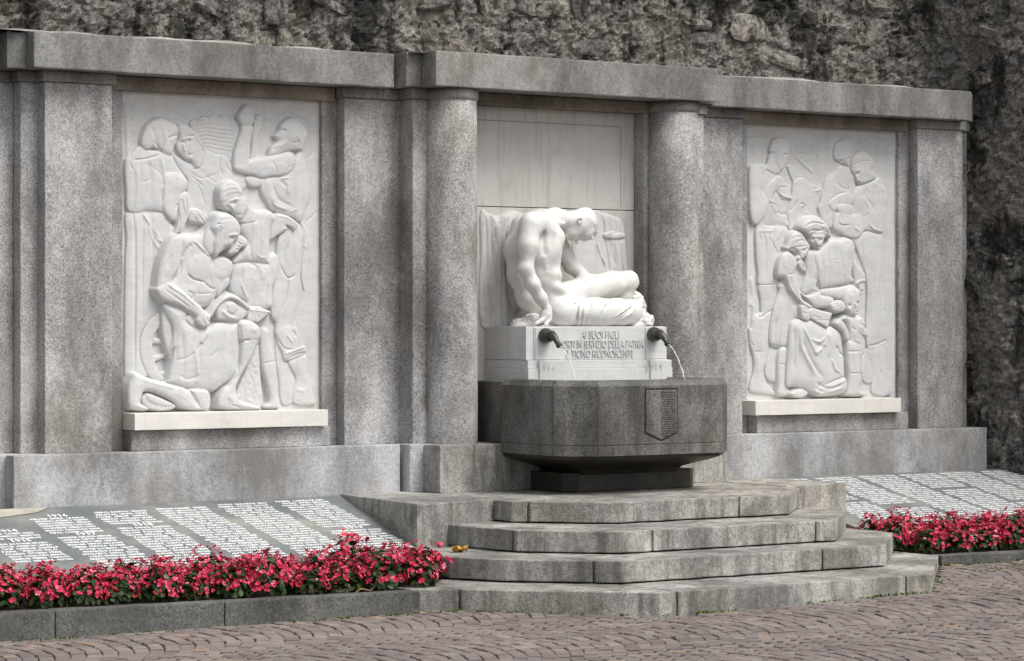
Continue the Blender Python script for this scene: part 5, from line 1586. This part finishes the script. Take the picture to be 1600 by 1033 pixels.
def begonia(seed):
    r = random.Random(seed)
    LV, LF, LT, PV, PF, PT = [], [], [], [], [], []
    rad, hgt = r.uniform(.15, .175), r.uniform(.25, .31)

    def dome(up=False):
        th = r.uniform(0, 2 * math.pi)
        ph = math.acos(r.uniform(-.05 if not up else .10, 1.0))
        k = r.uniform(.72, 1.06)
        d = Vector((math.sin(ph) * math.cos(th), math.sin(ph) * math.sin(th), math.cos(ph)))
        return Vector((d.x * rad * k, d.y * rad * k, .05 + d.z * (hgt - .06) * k)), d
    for _ in range(170):
        p, d = dome()
        p = p * r.uniform(.75, .98)
        v, f = leaf_mesh(p, d + Vector((r.uniform(-.5, .5), r.uniform(-.5, .5), r.uniform(0, .6))), r.uniform(.030, .052), r.uniform(0, 6.3))
        n0 = len(LV)
        LV += v; LF += [tuple(q + n0 for q in g) for g in f]; LT += [r.random() ** 1.3] * 7
    for _ in range(74):
        p, d = dome(True)
        for _k in range(r.randint(1, 3)):
            c = p + Vector((r.uniform(-.02, .02), r.uniform(-.02, .02), r.uniform(-.012, .02))) + d * .012
            nrm = (d + Vector((r.uniform(-.6, .6), r.uniform(-.6, .6), r.uniform(-.2, .5)))).normalized()
            a = nrm.cross(Vector((.3, .5, .8))).normalized()
            b = nrm.cross(a)
            tw, sz, tn = r.uniform(0, 3), r.uniform(.011, .021), min(1, max(0, r.gauss(.5, .25)))
            for q in range(4):
                w = tw + q * math.pi / 2
                e = a * math.cos(w) + b * math.sin(w)
                s_ = b * math.cos(w) - a * math.sin(w)
                L = sz * (1.25 if q % 2 else .85)
                n0 = len(PV)
                PV += [c, c + e * L * .6 + s_ * L * .5 + nrm * .004, c + e * L * 1.1 + nrm * .009, c + e * L * .6 - s_ * L * .5 + nrm * .004]
                PF += [(n0, n0 + 1, n0 + 2, n0 + 3)]
                PT += [tn * .8, tn, min(1, tn + .12), tn]
    out = []
    for nm, V, Fc_, T, m in (('foliage', LV, LF, LT, 'leaf'), ('blossoms', PV, PF, PT, 'petal')):
        me = bpy.data.meshes.new(nm)
        me.from_pydata([tuple(v) for v in V], [], Fc_)
        me.materials.append(M[m])
        a_ = me.attributes.new('tint', 'FLOAT', 'POINT')
        a_.data.foreach_set('value', np.array(T, np.float32))
        out.append((nm, me))
    return out


kinds = [begonia(100 + k) for k in range(6)]


def plant(x, y, k, s, rot, label, group):
    o = thing('begonia', label, 'flower', (x, y, .045 + .05 * (y + 2.4) - .01), group)
    o.rotation_euler = (0, 0, rot)
    o.scale = (s, s, s * random.uniform(.9, 1.1))
    for nm, me in kinds[k]:
        c = bpy.data.objects.new(nm, me)
        link(c, o)
        c['kind'] = 'stuff'


ROWL = ['red begonia in the front row of the left bed, by the kerb', 'red begonia in the middle row of the left bed', 'low red begonia in the back row of the left bed, against the name slab']
ROWR = ['red begonia in the front row of the right bed, by the kerb', 'red begonia in the middle row of the right bed', 'red begonia in the back row of the right bed, against the name slab']
for row in range(3):
    x = -6.0 + .11 * row
    while x < (-2.56, -2.48, -2.40)[row]:
        yk = -2.06 - .43 * (x + 7.6) / 4.69
        y = yk + .29 + row * .215 + random.uniform(-.03, .03)
        if True:
            plant(x, y, random.randrange(6), random.uniform(.76, 1.0) * (.95, 1.0, .84)[row] * (1.12 if x > -3.4 else 1.0), random.uniform(0, 6.3), ROWL[row], 'begonias in the left bed')
        x += random.uniform(.23, .28)
for row in range(3):
    x = (1.80, 1.66, 1.66)[row]
    while x < (2.9, 3.1, 3.3)[row]:
        yk = -2.38 - .11 * (x - 1.64)
        y = yk + .30 + row * .235 + random.uniform(-.03, .03)
        plant(x, y, random.randrange(6), random.uniform(.80, 1.0), random.uniform(0, 6.3), ROWR[row], 'begonias in the right bed')
        x += random.uniform(.23, .28)

# ------------------------------------------------------------------ weeds, petals, a dead leaf, a twig
WV, WF, WT = [], [], []


def tuft(x, y, n, size):
    for _ in range(n):
        px, py = x + random.gauss(0, .03), y + random.gauss(0, .012)
        z = gz(px, py) - .004
        a = random.uniform(0, 6.3)
        h = random.uniform(.4, 1.0) * size
        d = Vector((math.cos(a), math.sin(a), 0))
        s_ = Vector((-d.y, d.x, 0)) * random.uniform(.003, .007)
        p = Vector((px, py, z))
        n0 = len(WV)
        WV.extend([p - s_, p + s_, p + d * h * .5 + s_ * .8 + Vector((0, 0, h * .7)), p + d * h + Vector((0, 0, h * .75)), p + d * h * .5 - s_ * .8 + Vector((0, 0, h * .7))])
        WF.append((n0, n0 + 1, n0 + 2, n0 + 3, n0 + 4))
        WT.extend([random.random()] * 5)


edge = []
for _ in range(210):
    x = random.uniform(-7.4, 5.2)
    if x < -2.9: y = -2.06 - .43 * (x + 7.6) / 4.69
    elif x < -2.66: y = -2.52
    elif x < -1.74: y = -2.52 - (x + 2.66)
    elif x < .56: y = -3.43
    elif x < 1.63: y = -3.43 + (x - .56)
    else: y = -2.38 - .11 * (x - 1.64)
    dens = .5 + .5 * math.sin(x * 2.7 + 1.0) * math.sin(x * 6.1)
    if -3.2 < x < -2.0 or random.random() < dens:
        tuft(x, y - random.uniform(.004, .05), random.randint(4, 14), random.uniform(.010, .03))
for _ in range(60):
    tuft(random.uniform(1.65, 2.6), random.uniform(-2.95, -2.45), random.randint(4, 12), .018)
wo = mesh_obj('weeds', [tuple(v) for v in WV], WF, M['weed'])
a_ = wo.data.attributes.new('tint', 'FLOAT', 'POINT')
a_.data.foreach_set('value', np.array(WT, np.float32))
tag(wo, 'small green weeds and moss along the foot of the kerb and steps', 'weeds', None, 'stuff')
pv, pf, pt = [], [], []
for (x, y) in [(-4.1, -2.62), (-3.95, -2.66), (-4.35, -2.72), (-3.05, -2.75), (-2.7, -2.9), (-2.6, -2.72), (-4.9, -2.75), (-5.3, -2.9), (-2.2, -3.2), (-.6, -3.6), (.4, -3.62)] + [(random.uniform(-5.5, 2.4), random.uniform(-3.9, -2.6)) for _ in range(25)]:
    if inside_steps(x, y): continue
    z = gz(x, y) + .006
    r = random.uniform(.006, .012)
    a = random.uniform(0, 6)
    n0 = len(pv)
    pv += [(x + r * math.cos(a + k * math.pi / 2) * (1.3 if k % 2 else .8), y + r * math.sin(a + k * math.pi / 2), z + .004 * (k % 2)) for k in range(4)]
    pf.append((n0, n0 + 1, n0 + 2, n0 + 3))
    pt += [random.uniform(.4, 1)] * 4
po = mesh_obj('fallen_petals', pv, pf, M['petal'])
a_ = po.data.attributes.new('tint', 'FLOAT', 'POINT')
a_.data.foreach_set('value', np.array(pt, np.float32))
tag(po, 'scattered pink petals fallen on the cobbles', 'petals', None, 'stuff')
# curled yellow leaf on the second step
lx, ly = -2.07, -1.67
lv, lf = [], []
n = 9
for i in range(n):
    for j in range(5):
        u, v = i / (n - 1) - .5, j / 4 - .5
        wdt = .04 * math.cos(u * 2.7) + .006
        lv.append((lx + u * .115, ly + v * wdt * 2, .224 + .006 + .024 * (abs(v) * 2) ** 1.3 + .012 * math.sin(i * 1.9 + j) + .018 * abs(u)))
for i in range(n - 1):
    for j in range(4):
        lf.append((i * 5 + j, (i + 1) * 5 + j, (i + 1) * 5 + j + 1, i * 5 + j + 1))
lo_ = mesh_obj('fallen_leaf', lv, lf, M['dead_leaf'], None, True)
md = lo_.modifiers.new('solid', 'SOLIDIFY')
md.thickness = .003
tag(lo_, 'curled yellow dead leaf lying on the second step', 'leaf')
tw_ = [(-3.28, -2.30, .062), (-3.22, -2.29, .09), (-3.16, -2.31, .075), (-3.12, -2.29, .10), (-3.14, -2.26, .12)]
vs, fs = tube(tw_, [.005, .006, .005, .005, .003], 6)
tag(mesh_obj('dry_twig', vs, fs, M['twig'], None, True), 'small curled dry twig on the soil in front of the begonias', 'twig')
